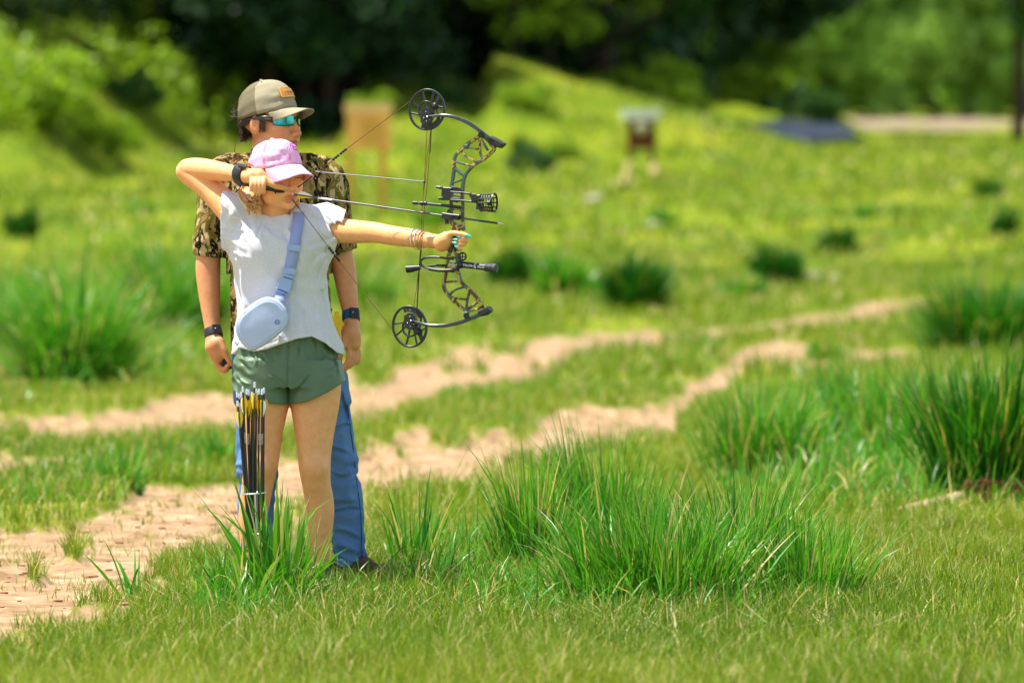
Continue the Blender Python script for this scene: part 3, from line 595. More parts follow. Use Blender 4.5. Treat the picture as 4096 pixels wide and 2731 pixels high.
# ------------------------------------------------------------------ smooth bodies: signed distance shapes meshed with surface nets
class Sdf:
    def __init__(s): s.ops = []; s.fin = []
    def _add(s, kind, fn, lo, hi, k): s.ops.append((kind, fn, np.array(lo, float) - k - .004, np.array(hi, float) + k + .004, k)); return s
    def cone(s, a, b, ra, rb, k=.012, kind='add'):
        a = np.array(a, float); b = np.array(b, float); ab = b - a; L2 = max(ab @ ab, 1e-9)
        def fn(p):
            t = np.clip(((p - a) @ ab) / L2, 0, 1)
            return np.linalg.norm(p - a - t[:, None] * ab, axis=1) - (ra + (rb - ra) * t)
        m = max(ra, rb); return s._add(kind, fn, np.minimum(a, b) - m, np.maximum(a, b) + m, k)
    def chain(s, pts, rs, k=.012, kind='add'):
        n = len(pts); m = max(n, 1 if n < 4 else n * 3)
        if n > 3:
            q = spl(pts, m); r = np.interp(np.linspace(0, n - 1, m), range(n), rs)
            kk = np.array([.25, .5, .25]); r = np.convolve(np.pad(r, 1, mode='edge'), kk, 'valid')
        else: q = pts; r = rs
        q = np.array([tuple(p) for p in q], float); r = np.array(r, float)
        def fn(p):
            d = np.full(len(p), 9.0)
            for i in range(len(q) - 1):
                a = q[i]; ab = q[i + 1] - a; t = np.clip(((p - a) @ ab) / max(ab @ ab, 1e-12), 0, 1)
                d = np.minimum(d, np.linalg.norm(p - a - t[:, None] * ab, axis=1) - (r[i] + (r[i + 1] - r[i]) * t))
            return d
        return s._add(kind, fn, (q - r.max()).min(0), (q + r.max()).max(0), k)
    def ell(s, c, r, k=.012, kind='add', M=None):
        c = np.array(c, float); r = np.array(r, float); R = None if M is None else np.array(M)
        def fn(p):
            q = p - c
            if R is not None: q = q @ R
            a = np.linalg.norm(q / r, axis=1); b = np.linalg.norm(q / (r * r), axis=1)
            return a * (a - 1) / np.maximum(b, 1e-6)
        m = r.max(); return s._add(kind, fn, c - (m if R is not None else r), c + (m if R is not None else r), k)
    def loft(s, keys, k=.02, kind='add', ex=2.2):
        """keys: (z, cx, cy, a, b) from top or bottom; elliptical sections"""
        K = np.array(sorted([tuple(q) for q in keys])); z = K[:, 0]; zt = np.linspace(z[0], z[-1], 160)
        T = np.stack([np.interp(zt, z, K[:, i]) for i in range(1, 5)], 1); kk = np.hanning(13); kk /= kk.sum()
        T = np.stack([np.convolve(np.pad(T[:, i], 6, mode='edge'), kk, 'valid') for i in range(4)], 1)
        def fn(p):
            zz = np.clip(p[:, 2], z[0], z[-1]); cx, cy, a, b = (np.interp(zz, zt, T[:, i]) for i in range(4))
            e = (np.abs((p[:, 0] - cx) / a) ** ex + np.abs((p[:, 1] - cy) / b) ** ex) ** (1 / ex)
            d = (e - 1) * np.minimum(a, b); dz = np.maximum(p[:, 2] - z[-1], z[0] - p[:, 2])
            return np.where(dz > 0, np.hypot(np.maximum(d, 0), dz) , np.maximum(d, dz * (np.abs(dz) < .03) - 9 * (np.abs(dz) >= .03)))
        lo = [(T[:, 0] - T[:, 2]).min(), (T[:, 1] - T[:, 3]).min(), z[0]]; hi = [(T[:, 0] + T[:, 2]).max(), (T[:, 1] + T[:, 3]).max(), z[-1]]
        return s._add(kind, fn, lo, hi, k)
    def final(s, fn): s.fin.append(fn); return s            # fn(p, d) -> d
    def ev(s, p, lo=None, hi=None):
        d = np.full(len(p), 9.0)
        for kind, fn, l, h, k in s.ops:
            if lo is not None and (np.any(l > hi) or np.any(h < lo)): continue
            e = fn(p)
            if kind == 'add':
                t = np.clip(.5 + .5 * (e - d) / k, 0, 1); d = np.where(d > 8, e, e * (1 - t) + d * t - k * t * (1 - t))
            else:
                e = -e; t = np.clip(.5 + .5 * (d - e) / k, 0, 1); d = e * (1 - t) + d * t + k * t * (1 - t)
        for f in s.fin: d = f(p, d)
        return d
    def mesh(s, vox):
        lo = np.min([o[2] for o in s.ops if o[0] == 'add'], 0); hi = np.max([o[3] for o in s.ops if o[0] == 'add'], 0)
        B = 16; bs = B * vox; nb = np.ceil((hi - lo) / bs).astype(int) + 1
        bi = np.stack(np.meshgrid(*[np.arange(n) for n in nb], indexing='ij'), -1).reshape(-1, 3)
        cen = lo + (bi + .5) * bs; d = s.ev(cen); bi = bi[np.abs(d) < bs * 1.15 + .012]
        r = np.arange(B + 1); G = np.stack(np.meshgrid(r, r, r, indexing='ij'), -1).reshape(-1, 3)
        keys = []; verts = []; quads = []; S = 1 << 20
        key = lambda g: (g[..., 0].astype(np.int64) * 4096 + g[..., 1]) * 4096 + g[..., 2]
        for b in bi:
            g0 = b * B; p = lo + (g0 + G) * vox
            D = s.ev(p, p[0], p[-1]).reshape(B + 1, B + 1, B + 1)
            sg = D < 0
            if sg.all() or not sg.any(): continue
            c = sg[:-1, :-1, :-1].astype(np.int8)
            cnt = sum(sg[i:B + i, j:B + j, k_:B + k_].astype(np.int8) for i in (0, 1) for j in (0, 1) for k_ in (0, 1))
            act = np.argwhere((cnt > 0) & (cnt < 8))
            acc = np.zeros((len(act), 3)); num = np.zeros(len(act))
            for ax in range(3):
                for o1 in (0, 1):
                    for o2 in (0, 1):
                        q = act.copy(); oth = [i for i in range(3) if i != ax]; q[:, oth[0]] += o1; q[:, oth[1]] += o2
                        q2 = q.copy(); q2[:, ax] += 1
                        da = D[q[:, 0], q[:, 1], q[:, 2]]; db = D[q2[:, 0], q2[:, 1], q2[:, 2]]
                        m = (da < 0) != (db < 0); t = np.where(m, da / np.where(m, da - db, 1), 0)
                        pt = q.astype(float); pt[:, ax] += t; acc += pt * m[:, None]; num += m
            keys.append(key(act + g0)); verts.append(lo + (acc / num[:, None] + g0) * vox)
            for ax in range(3):                     # edges owned by this block
                sl = [slice(0, B)] * 3; sh = [slice(0, B)] * 3; sh[ax] = slice(1, B + 1)
                A = sg[tuple(sl)]; C = sg[tuple(sh)]; e = np.argwhere(A != C) 
                if not len(e): continue
                e0 = e + g0; o = [i for i in range(3) if i != ax]; d1 = np.zeros(3, int); d2 = np.zeros(3, int); d1[o[0]] = 1; d2[o[1]] = 1
                fl = A[e[:, 0], e[:, 1], e[:, 2]]; 
                if ax == 1: fl = ~fl
                q = np.stack([e0, e0 - d1, e0 - d1 - d2, e0 - d2], 1); q[~fl] = q[~fl][:, ::-1]
                quads.append(key(q))
        K = np.concatenate(keys); V = np.concatenate(verts); Q = np.concatenate(quads)
        u, ix = np.unique(K, return_index=True); V = V[ix]
        pos = np.searchsorted(u, Q); pos = np.minimum(pos, len(u) - 1); ok = (u[pos] == Q).all(1)
        return V, pos[ok][:, ::-1]
def build_sdf(S, name, vox, mat, parent=None, attrs=None, relax=1):
    V, Q = S.mesh(vox)
    at = {k: f(V) for k, f in (attrs or {}).items()}
    return new_mesh(name, V, Q.astype(np.int32), mat, parent, attrs=at)
class Frame:
    """head-style local frame: x to the figure's side as seen, y back, z up"""
    def __init__(s, o, yaw, pitch=0, roll=0, sc_=1.0):
        R = Matrix.Rotation(yaw, 3, 'Z') @ Matrix.Rotation(pitch, 3, 'X') @ Matrix.Rotation(roll, 3, 'Y')
        s.R = np.array(R); s.o = np.array(o); s.s = sc_
    def __call__(s, x, y, z): return Vector(s.R @ (np.array([x, y, z]) * s.s) + s.o)
    def inv(s, p): return ((p - s.o) @ s.R) / s.s
def add_head(S, Fm, male=False, squint=False):
    L = lambda c, r, k=.012, kind='add', rx=0, ry=0, rz=0: S.ell(Fm(*c), np.array(r) * Fm.s, k * Fm.s, kind, M=Fm.R @ np.array(Matrix.Rotation(rz, 3, 'Z') @ Matrix.Rotation(ry, 3, 'Y') @ Matrix.Rotation(rx, 3, 'X')))
    C = lambda a, b, ra, rb, k=.01: S.cone(Fm(*a), Fm(*b), ra * Fm.s, rb * Fm.s, k * Fm.s)
    L((0, .018, .035), (.074, .093, .085))
    L((0, -.03, -.02), (.062, .062, .075), .02)
    jw = .052 if male else .044
    L((0, -.038, -.062), (jw, .05, .048), .02)
    L((0, -.076, -.097), (.02 if male else .016, .018, .016), .022)
    for s_ in (-1, 1):
        L((s_ * .040, -.062, -.024), (.022, .022, .02), .02)                      # cheekbone
        L((s_ * .034, -.066, -.055), (.02, .02, .025), .02)                       # cheek
        L((s_ * (.05 if male else .044), -.01, -.072), (.016, .03, .022), .02)    # jaw angle
        L((s_ * .031, -.098, -.002), (.017, .016, .011), .012, 'sub')             # socket
        L((s_ * .031, -.077, -.002), (.0135, .0125, .0125), .003)                  # eye / lid
        if squint: L((s_ * .031, -.084, -.004), (.014, .007, .006), .005)
        # ear
        L((s_ * .073, .008, -.012), (.008, .018, .032), .004, rz=s_ * -.35)
        L((s_ * .081, .002, -.008), (.006, .011, .019), .004, 'sub', rz=s_ * -.35)
        L((s_ * .074, -.001, -.014), (.005, .006, .007), .004)
        L((s_ * .0115, -.102, -.041), (.0085, .010, .0075), .006)                  # nostril wing
        L((s_ * .0065, -.108, -.0475), (.0038, .005, .003), .002, 'sub')
    L((0, -.084, .020), (.046, .012, .010), .014)                                   # brow
    C((0, -.088, .006), (0, -.108, -.034), .0075, .0095, .012)                      # nose ridge
    L((0, -.110, -.037), (.0105, .0105, .0095), .006)
    L((0, -.090, -.052), (.014, .012, .012), .012)
    L((0, -.0935, -.0625), (.021, .0085, .0052), .004)                               # lips
    L((0, -.0915, -.0725), (.018, .0088, .0060), .004)
    L((0, -.103, -.0675), (.024, .008, .0014), .003, 'sub')
    L((0, -.083, -.083), (.02, .006, .006), .008, 'sub')
def lip_mask(Fm):
    def f(V):
        q = Fm.inv(V); a = np.abs(q[:, 0]) / .024
        m1 = 1 - sstep(.75, 1.15, np.sqrt(a ** 2 + ((q[:, 2] + .0675) / .0115) ** 2)); return m1 * (q[:, 1] < -.07)
    return f
def blush_mask(Fm):
    def f(V):
        q = Fm.inv(V); m = 0
        for c, r in (((0, -.112, -.035), .02), ((.04, -.08, -.028), .025), ((-.04, -.08, -.028), .025)):
            m = np.maximum(m, np.exp(-(((q - np.array(c)) / r) ** 2).sum(1)))
        return m
    return f
def finger(S, pts, r0, r1, k=.003):
    n = len(pts); S.chain(pts, [r0 + (r1 - r0) * i / (n - 1) for i in range(n)], k)
def skin_mat(name, base, deep, lip=(.62, .19, .15)):
    t = NT(name, .48, .38)
    c = t.ramp(t.noise(40, 5, .65), [(.3, deep), (.7, base)])
    c = t.mix(t.ramp(t.noise(14, 4, .6), [(.45, (0, 0, 0)), (.75, (.5, .5, .5))]), c, (base[0], base[1] * .72, base[2] * .8))
    c = t.mix(t.ramp(t.noise(420, 2, .5), [(.62, (0, 0, 0)), (.7, (.45, .45, .45))]), c, (deep[0] * .7, deep[1] * .55, deep[2] * .5))
    c = t.mix(t.attr('blush'), c, tuple(x * y for x, y in zip(base, (1.0, .62, .58))))
    c = t.mix(t.attr('lip'), c, lip); t.col(c)
    t.b.inputs['Subsurface Weight'].default_value = .12; t.b.inputs['Subsurface Radius'].default_value = (1, .35, .2); t.b.inputs['Subsurface Scale'].default_value = .008
    t.bump(t.noise(220, 5, .7), .35, .0012); return t.m
def crease(lines, wd, dep):
    """ridge and valley pairs along the given photo-pixel lines"""
    def f(p, u, v):
        d = np.zeros(len(p))
        for i, (u0, v0, u1, v1) in enumerate(lines):
            ex, ey = u1 - u0, v1 - v0; L = math.hypot(ex, ey); t = ((u - u0) * ex + (v - v0) * ey) / (L * L); s = ((u - u0) * -ey + (v - v0) * ex) / L + 5 * np.sin(t * 5 + i)
            m = sstep(-.12, .2, t) * sstep(1.12, .75, t); w_ = wd * (1 + .4 * math.sin(i * 2.1))
            d += m * dep * (np.exp(-(s / w_) ** 2) - .9 * np.exp(-((s - 1.7 * w_) / w_) ** 2))
        return d
    return f
def folds(fr, amp, dirv=(0, 0, 1), st=3.0, s=0, off=(0, 0, 0)):
    """cloth creases: noise stretched along dirv"""
    d = Vector(dirv).normalized(); a = d.orthogonal().normalized(); b = d.cross(a)
    A = np.array(a); Bv = np.array(b); Dv = np.array(d)
    def f(p):
        x = p @ A * fr; y = p @ Bv * fr; z = p @ Dv * fr / st
        n = vnoise(x + z * .9 + s * 7.3, y - z * .6 + s * 3.1, s); n2 = vnoise(x * 2.1 - z * 1.2, y * 2.1 + z * 2.2, s + 5)
        return amp * ((np.abs(n - .5) * 2) - .5 + .5 * (n2 - .5))
    return f
# ------------------------------------------------------------------ the archer
HG = thing('person', (P(1140, 2330).x, D0, 0), 'person in a pink cap, pale grey T-shirt and green shorts drawing the bow', 'person')
def row(v, l, r, dy, b):    # loft key from photo silhouette: left, right pixel; dy depth centre; b half depth in metres
    c = P((l + r) / 2, v, dy); return (c.z, c.x, c.y, (r - l) / 2 * PXM(dy), b)
px = PXM()
FH = Frame(P(1108, 702, -.045), math.radians(33), math.radians(3), math.radians(-4), 1.06)
S = Sdf(); add_head(S, FH, squint=True)
S.chain([P(1100, 790, 0), P(1098, 850, .0), P(1098, 900, .02)], [.052, .052, .07], .02)
S.cone(FH(0, -.03, -.075), P(1100, 850, -.005), .03, .045, .025)
# hidden trunk under the clothes
S.loft([row(880, 1000, 1210, .03, .05), row(930, 950, 1280, .03, .065), row(1050, 980, 1265, .03, .065), row(1200, 990, 1265, .03, .06), row(1330, 985, 1300, .03, .075), row(1450, 985, 1320, .03, .085), row(1540, 985, 1320, .02, .09)], .03)
# legs from the silhouette
def leg(S, rows, k=.02):
    S.loft([row(*q) for q in rows], k, ex=2.05)
leg(S, [(1440, 1170, 1340, .02, .075), (1541, 1160, 1366, .02, .088), (1626, 1163, 1357, .015, .085), (1741, 1180, 1335, .01, .078), (1820, 1191, 1324, .0, .066), (1874, 1195, 1322, -.005, .062), (1930, 1206, 1322, .0, .058), (1995, 1219, 1335, .025, .057), (2050, 1226, 1338, .03, .057), (2147, 1234, 1328, .03, .047), (2215, 1241, 1318, .03, .038), (2290, 1252, 1310, .03, .031), (2340, 1252, 1312, .03, .034)])
leg(S, [(1440, 980, 1140, .02, .075), (1541, 955, 1154, .02, .088), (1632, 955, 1153, .015, .085), (1741, 958, 1129, .01, .077), (1838, 968, 1117, .0, .066), (1880, 972, 1108, -.005, .062), (1953, 966, 1092, .01, .058), (1995, 959, 1083, .02, .058), (2074, 953, 1068, .03, .056), (2117, 955, 1056, .03, .05), (2177, 962, 1045, .03, .04), (2280, 984, 1038, .03, .030), (2340, 984, 1040, .03, .034)])
for u in (1262, 1041): S.ell(P(u, 1866, -.05), (.034, .024, .038), .03)                # kneecaps
# bow arm (viewer right)
armR = [P(1300, 905, .01), P(1362, 922, -.02), P(1430, 927, -.07), P(1500, 930, -.13), P(1560, 941, -.17), P(1663, 954, -.24), P(1722, 963, -.285), P(1768, 968, -.31)]
S.chain(armR, [.056, .046, .042, .037, .036, .033, .026, .027], .02)
# draw arm (viewer left)
armL = [P(935, 850, .01), P(895, 812, .035), P(830, 745, .08), P(748, 687, .13), P(790, 677, .10), P(860, 684, .03), P(930, 694, -.04), P(985, 703, -.09)]
S.chain(armL, [.058, .05, .045, .040, .042, .038, .029, .026], .018)
# bow hand: palm, thumb, four fingers wrapped round the grip
BN = Vector((-math.sin(math.radians(22)), -math.cos(math.radians(22)), 0))
BX = Vector((math.cos(math.radians(22)), -math.sin(math.radians(22)), 0)); BO = P(1155, 770, -.115)
def B(u, v, off=0.0):
    """photo pixel on the bow's own plane, off metres towards the camera side"""
    x = (u - 2048) / FPX; y = -(v - 1365.5) / FPX
    d = Vector((x, _cp + y * _sp, -_sp + y * _cp)); c = Vector((0, 0, CAMZ)); o = BO + BN * off
    return c + d * ((o - c).dot(BN) / d.dot(BN))
S.chain([B(1764, 968, .0), B(1786, 958, .01), B(1800, 952, .0)], [.028, .028, .020], .012)
S.chain([B(1768, 982, .0), B(1790, 982, .0)], [.024, .016], .012)
finger(S, [B(1782, 944, .018), B(1808, 934, .024), B(1836, 935, .026), B(1864, 941, .024)], .0125, .0082, .008)
for (v0, v1, ur, ul, r) in ((955, 949, 1872, 1840, .0086), (964, 960, 1871, 1828, .0088), (978, 975, 1864, 1824, .0085), (997, 989, 1849, 1830, .0076)):
    finger(S, [B(1800, v0, -.022), B(ur - 14, v0, -.022), B(ur - 7, v0 + 1, -.004), B(ur - 9, v0 + 1, .016), B((ur + ul) / 2, (v0 + v1) / 2 + 1, .026), B(ul, v1 + 1, .024)], r, r * .82, .0025)
S.cone(B(1800, 975, -.018), B(1780, 968, -.01), .022, .024, .012)
# draw hand: back of the fist to the camera, fingers curled down, thumb laid along the jaw
HD = -.135
S.chain([P(985, 703, -.10), P(1010, 705, HD), P(1032, 708, HD)], [.026, .029, .029], .014)
S.chain([P(1036, 696, HD), P(1058, 712, HD)], [.018, .015], .01)
for i, (u, vb) in enumerate(((1007, 764), (1022, 773), (1038, 776), (1053, 772))):
    finger(S, [P(u + 2, 714, HD - .020), P(u + 1, 734, HD - .040), P(u, vb - 9, HD - .038), P(u + 3, vb - 8, HD - .018), P(u + 6, vb - 26, HD - .004)], .0102, .0086, .0014)
    S.ell(P(u + 2, 718, HD - .028), (.0088, .009, .0088), .005)
S.chain([P(1048, 722, HD - .002), P(1072, 733, HD - .010), P(1098, 742, HD - .014), P(1124, 748, HD - .014), P(1149, 753, HD - .013)], [.021, .0185, .0145, .0105, .0070], .008)
M_SKIN = skin_mat('fair_skin', (.87, .46, .20), (.80, .36, .12))
am = {'lip': lip_mask(FH), 'blush': lambda V: blush_mask(FH)(V) * .8}
body = build_sdf(S, 'body', .0031, M_SKIN, HG, am)
# nails, squinting lash line, brows
M_NAIL = simple('teal_nail_polish', srgb(96, 196, 170), .3, .6, ns=5, amt=.04)
def nail(a, b, nrm, w_, parent):
    mb = MB(); a = Vector(a); b = Vector(b); d = (b - a); s_ = d.normalized().cross(Vector(nrm)).normalized(); nn = Vector(nrm).normalized(); V = []; F = []
    prof = [(0, .55), (.2, .95), (.5, 1), (.75, .8), (.92, .4), (1, .08)]
    for t, q in prof:
        for x in (-1, -.5, 0, .5, 1): V.append(a + d * t + s_ * x * q * w_ + nn * (.0022 * (1 - x * x) + .0006))
    for i in range(5):
        for j in range(4): F.append((i * 5 + j, i * 5 + j + 1, (i + 1) * 5 + j + 1, (i + 1) * 5 + j))
    mb.add(V, F); o = mb.build('fingernail', M_NAIL, parent); md = o.modifiers.new('t', 'SOLIDIFY'); md.thickness = .0012
hb = HG
nail(B(1860, 939, .034), B(1886, 949, .026), BN + Vector((0, 0, .25)), .0072, HG)
for a, b in (((1843, 949), (1826, 945)), ((1832, 960), (1811, 957)), ((1828, 974), (1808, 969)), ((1835, 990), (1818, 983))): nail(B(a[0], a[1], .0325), B(b[0], b[1], .031), BN, .0058, HG)
nail(P(1134, 751, HD - .019), P(1155, 755, HD - .019), Vector((.1, -1, .5)), .0045, HG)
M_LASH = simple('brown_lashes', srgb(60, 32, 18), .8, .1)
for s_ in (-1, 1):
    mb = MB(); mb.tube([FH(s_ * .031 + x, -.0925 + abs(x) * .35, -.0045 - .0015 * math.cos(x * 90)) for x in np.linspace(-.013, .013, 7)], [.0006, .0011, .0014, .0014, .0014, .0011, .0006], 5); mb.build('eyelashes', M_LASH, HG)
    mb = MB(); mb.tube([FH(s_ * (.031 + x * s_ * 1), -.0965 + abs(x + .0) * .25, .0195 - x * x * 12) for x in np.linspace(-.017, .017, 7)], [.001, .0018, .0022, .0022, .002, .0016, .0008], 5); mb.build('eyebrow', simple('blond_brow', srgb(150, 100, 54), .9, .1), HG)
# T-shirt
S = Sdf()
S.loft([row(862, 1010, 1215, .02, .072), row(885, 930, 1300, .02, .085), row(930, 893, 1330, .015, .103), row(1000, 918, 1312, .01, .112), row(1060, 934, 1302, .01, .112), row(1112, 947, 1297, .012, .106), row(1180, 955, 1299, .015, .102), row(1246, 962, 1308, .015, .107), row(1310, 953, 1326, .015, .121), row(1371, 946, 1346, .015, .132), row(1420, 942, 1358, .015, .136)], .02, ex=2.3)
S.chain([P(1195, 872, .015), P(1300, 888, .012), P(1390, 914, -.035)], [.052, .060, .050], .03)          # bow-arm sleeve
S.chain([P(1010, 880, .015), P(935, 855, .01), P(893, 838, .02)], [.055, .068, .066], .03)
S.cone(P(1318, 925, -.01), P(1322, 972, -.01), .052, .030, .03)
S.cone(P(900, 850, .015), P(905, 930, .01), .058, .048, .03)
S.cone(P(1110, 925, .0), P(1105, 960, .0), .12, .12, .03) if False else None
for u in (1035, 1185): S.ell(P(u, 1000, -.055), (.055, .036, .06), .06)                                   # chest
zc = np.array([(u, P(u, v).z) for u, v in ((900, 1392), (948, 1388), (1015, 1403), (1070, 1392), (1126, 1371), (1190, 1350), (1247, 1342), (1300, 1368), (1350, 1411), (1400, 1425))])
f1 = folds(13, .015, (.25, 0, 1), 5, 2); f2 = folds(22, .013, (-.6, 0, .8), 5, 8); f3 = folds(7, .016, (.1, 0, 1), 5, 13)
cR = np.array(P(1330, 930, 0)); cL = np.array(P(905, 850, .02)); ch = np.array(P(1020, 935, -.1))
cz = crease([(1345, 955, 1240, 1005), (1335, 990, 1262, 1070), (1320, 1020, 1275, 1130), (900, 905, 985, 925), (910, 945, 985, 1010), (925, 990, 1000, 1090), (1292, 1130, 1330, 1390), (1262, 1190, 1296, 1370), (1216, 1235, 1240, 1345), (962, 1080, 982, 1230), (1012, 855, 1022, 940), (1250, 850, 1330, 905), (1300, 850, 1360, 930), (935, 825, 915, 900), (1060, 880, 1040, 960), (1150, 885, 1165, 965), (1175, 1210, 1150, 1350)], 9, -.0042)
def tf(p, d):
    u, v = proj(p[:, 0], p[:, 1], p[:, 2])
    wR = np.exp(-((np.linalg.norm(p - cR, axis=1) / .11) ** 2)); wL = np.exp(-((np.linalg.norm(p - cL, axis=1) / .15) ** 2)); low = sstep(1230, 1390, v)
    d = d + f1(p) * (.5 + low * .8) + f2(p) * (.35 + 1.6 * (wR + wL)) + f3(p) * (.5 + .6 * low)
    hz = np.interp(2048 + (p[:, 0]) / p[:, 1] * FPX, zc[:, 0], zc[:, 1]) 
    back = sstep(D0 - .02, D0 + .06, p[:, 1]); hz = hz * (1 - back) + (P(1100, 1420).z) * back
    d = d + .0016 * np.exp(-((p[:, 2] - hz - .018) / .0022) ** 2); d = d + cz(p, u, v) * (p[:, 1] < D0 + .03); d = np.maximum(d, (hz - p[:, 2]) * .8)
    # sleeve mouths
    nR = np.array((P(1480, 940, -.10) - P(1360, 925, -.02)).normalized()); oR = np.array(P(1343, 935, -.015)); nR2 = nR + np.array([.0, 0, -.12])
    d = np.maximum(d, np.where((u > 1290) & (v < 1012), (u - (1377 - .27 * (v - 867))) * px, -1))
    nL = np.array((P(790, 700, .1) - P(905, 820, .02)).normalized()); oL = np.array(P(893, 846, .02)); nL2 = np.array([-.96, .12, .02])
    d = np.maximum(d, np.where(p[:, 0] < P(960, 850).x, (p - oL) @ nL2, -1))
    return d
S.final(tf)
# neck and arm openings
S._add('sub', lambda p: np.linalg.norm((p - np.array(P(1100, 838, -.02))) / np.array([.064, .085, .034]), axis=1) * .034 - .034, np.array(P(1100, 838)) - .1, np.array(P(1100, 838)) + .1, .004)
S._add('sub', (lambda a, b: lambda p: np.linalg.norm(p - a - np.clip(((p - a) @ (b - a)) / ((b - a) @ (b - a)), 0, 1)[:, None] * (b - a), axis=1) - .051)(np.array(P(1338, 926, -.008)), np.array(P(1440, 930, -.07))), np.array(P(1330, 1000, -.2)), np.array(P(1450, 850, .1)), .003)
S._add('sub', (lambda a, b: lambda p: np.linalg.norm(p - a - np.clip(((p - a) @ (b - a)) / ((b - a) @ (b - a)), 0, 1)[:, None] * (b - a), axis=1) - .0565)(np.array(P(905, 826, .03)), np.array(P(820, 740, .08))), np.array(P(800, 930, -.2)), np.array(P(935, 700, .2)), .003)
t = NT('heather_grey_jersey', .9, .12)
hc = t.ramp(t.noise(420, 4, .75, scl=(1, 1, .5)), [(.3, srgb(192, 193, 200)), (.5, srgb(208, 208, 214)), (.7, srgb(224, 224, 228))]); t.col(hc); t.bump(t.noise(900, 2), .08, .0006)
t.b.inputs['Sheen Weight'].default_value = .15
shirt = build_sdf(S, 't_shirt', .0034, t.m, HG)
mb = MB(); pts = [P(1100, 838, -.02) + Vector((.066 * math.cos(a), .083 * math.sin(a) , -.030 + .034 * (math.sin(a) * .75) ** 1 + .012 * abs(math.cos(a)) ** 2)) for a in np.linspace(0, 2 * math.pi, 41)]
# shorts
S = Sdf()
S.loft([row(1325, 962, 1326, .02, .100), row(1400, 952, 1340, .02, .106), row(1450, 944, 1356, .02, .115), row(1510, 944, 1368, .02, .118), row(1545, 944, 1374, .02, .114)], .02)
S.loft([row(1440, 945, 1160, .02, .105), row(1541, 942, 1162, .018, .110), row(1640, 938, 1166, .015, .112)], .018)
S.loft([row(1440, 1160, 1358, .02, .105), row(1520, 1155, 1382, .018, .112), row(1640, 1152, 1392, .015, .115)], .018)
S.loft([row(1500, 975, 1138, .02, .070), row(1700, 975, 1138, .02, .075)], .002, 'sub')
S.loft([row(1500, 1180, 1345, .02, .070), row(1700, 1180, 1350, .02, .075)], .002, 'sub')
sh = np.array([(u, P(u, v).z) for u, v in ((930, 1563), (947, 1566), (1074, 1607), (1156, 1618), (1163, 1614), (1230, 1600), (1310, 1565), (1386, 1520), (1420, 1505))])
g1 = folds(11, .010, (.15, 0, 1), 5, 3); g2 = folds(26, .007, (1, 0, -.5), 4, 9)
cs = crease([(955, 1430, 1010, 1470), (950, 1470, 1015, 1500), (948, 1505, 1000, 1540), (1060, 1390, 1066, 1450), (1100, 1385, 1108, 1450), (1200, 1370, 1196, 1440), (1250, 1365, 1256, 1430), (1300, 1395, 1310, 1450), (1150, 1560, 1080, 1500), (1160, 1560, 1235, 1500), (1360, 1470, 1300, 1500), (1020, 1400, 1020, 1460), (1335, 1420, 1365, 1500)], 7, -.0035)
def sf(p, d):
    u, v = proj(p[:, 0], p[:, 1], p[:, 2]); wl = sstep(1000, 950, u); top = sstep(1460, 1380, v)
    d = d + g1(p) * .7 + g2(p) * (wl * 1.3 + .15) + .0025 * np.sin(p[:, 0] * 210 + 2 * np.sin(p[:, 0] * 40)) * top
    d = d + .006 * np.exp(-((u - 1153) / 5.0) ** 2) * (v > 1380)       # centre seam
    d = d + cs(p, u, v) * (p[:, 1] < D0 + .03)
    return np.maximum(d, (np.interp(u, sh[:, 0], sh[:, 1]) - p[:, 2]) * .8)
S.final(sf)
t = NT('sage_green_nylon', .5, .4); t.col(t.ramp(t.noise(9, 4), [(.3, srgb(82, 106, 78)), (.7, srgb(94, 118, 88))])); t.bump(t.noise(500, 2), .15, .001)
shorts = build_sdf(S, 'shorts', .0034, t.m, HG)
# shoes
t_shoe = simple('grey_canvas', srgb(96, 90, 84), .8, .2, ns=40, amt=.08)
for u, sx in ((1282, 1), (1012, -1)):
    S = Sdf(); a = P(u, 2330, .03); gz = float(terrain(a.x, a.y))
    S.cone((a.x, a.y + .03, gz + .045), (a.x + sx * .02, a.y - .14, gz + .032), .04, .036, .02).cone((a.x, a.y, gz + .05), (a.x, a.y, gz + .09), .04, .036, .02)
    S.final(lambda p, d, z0=gz: np.maximum(d, z0 + .003 - p[:, 2])); build_sdf(S, 'shoe', .004, t_shoe, HG)

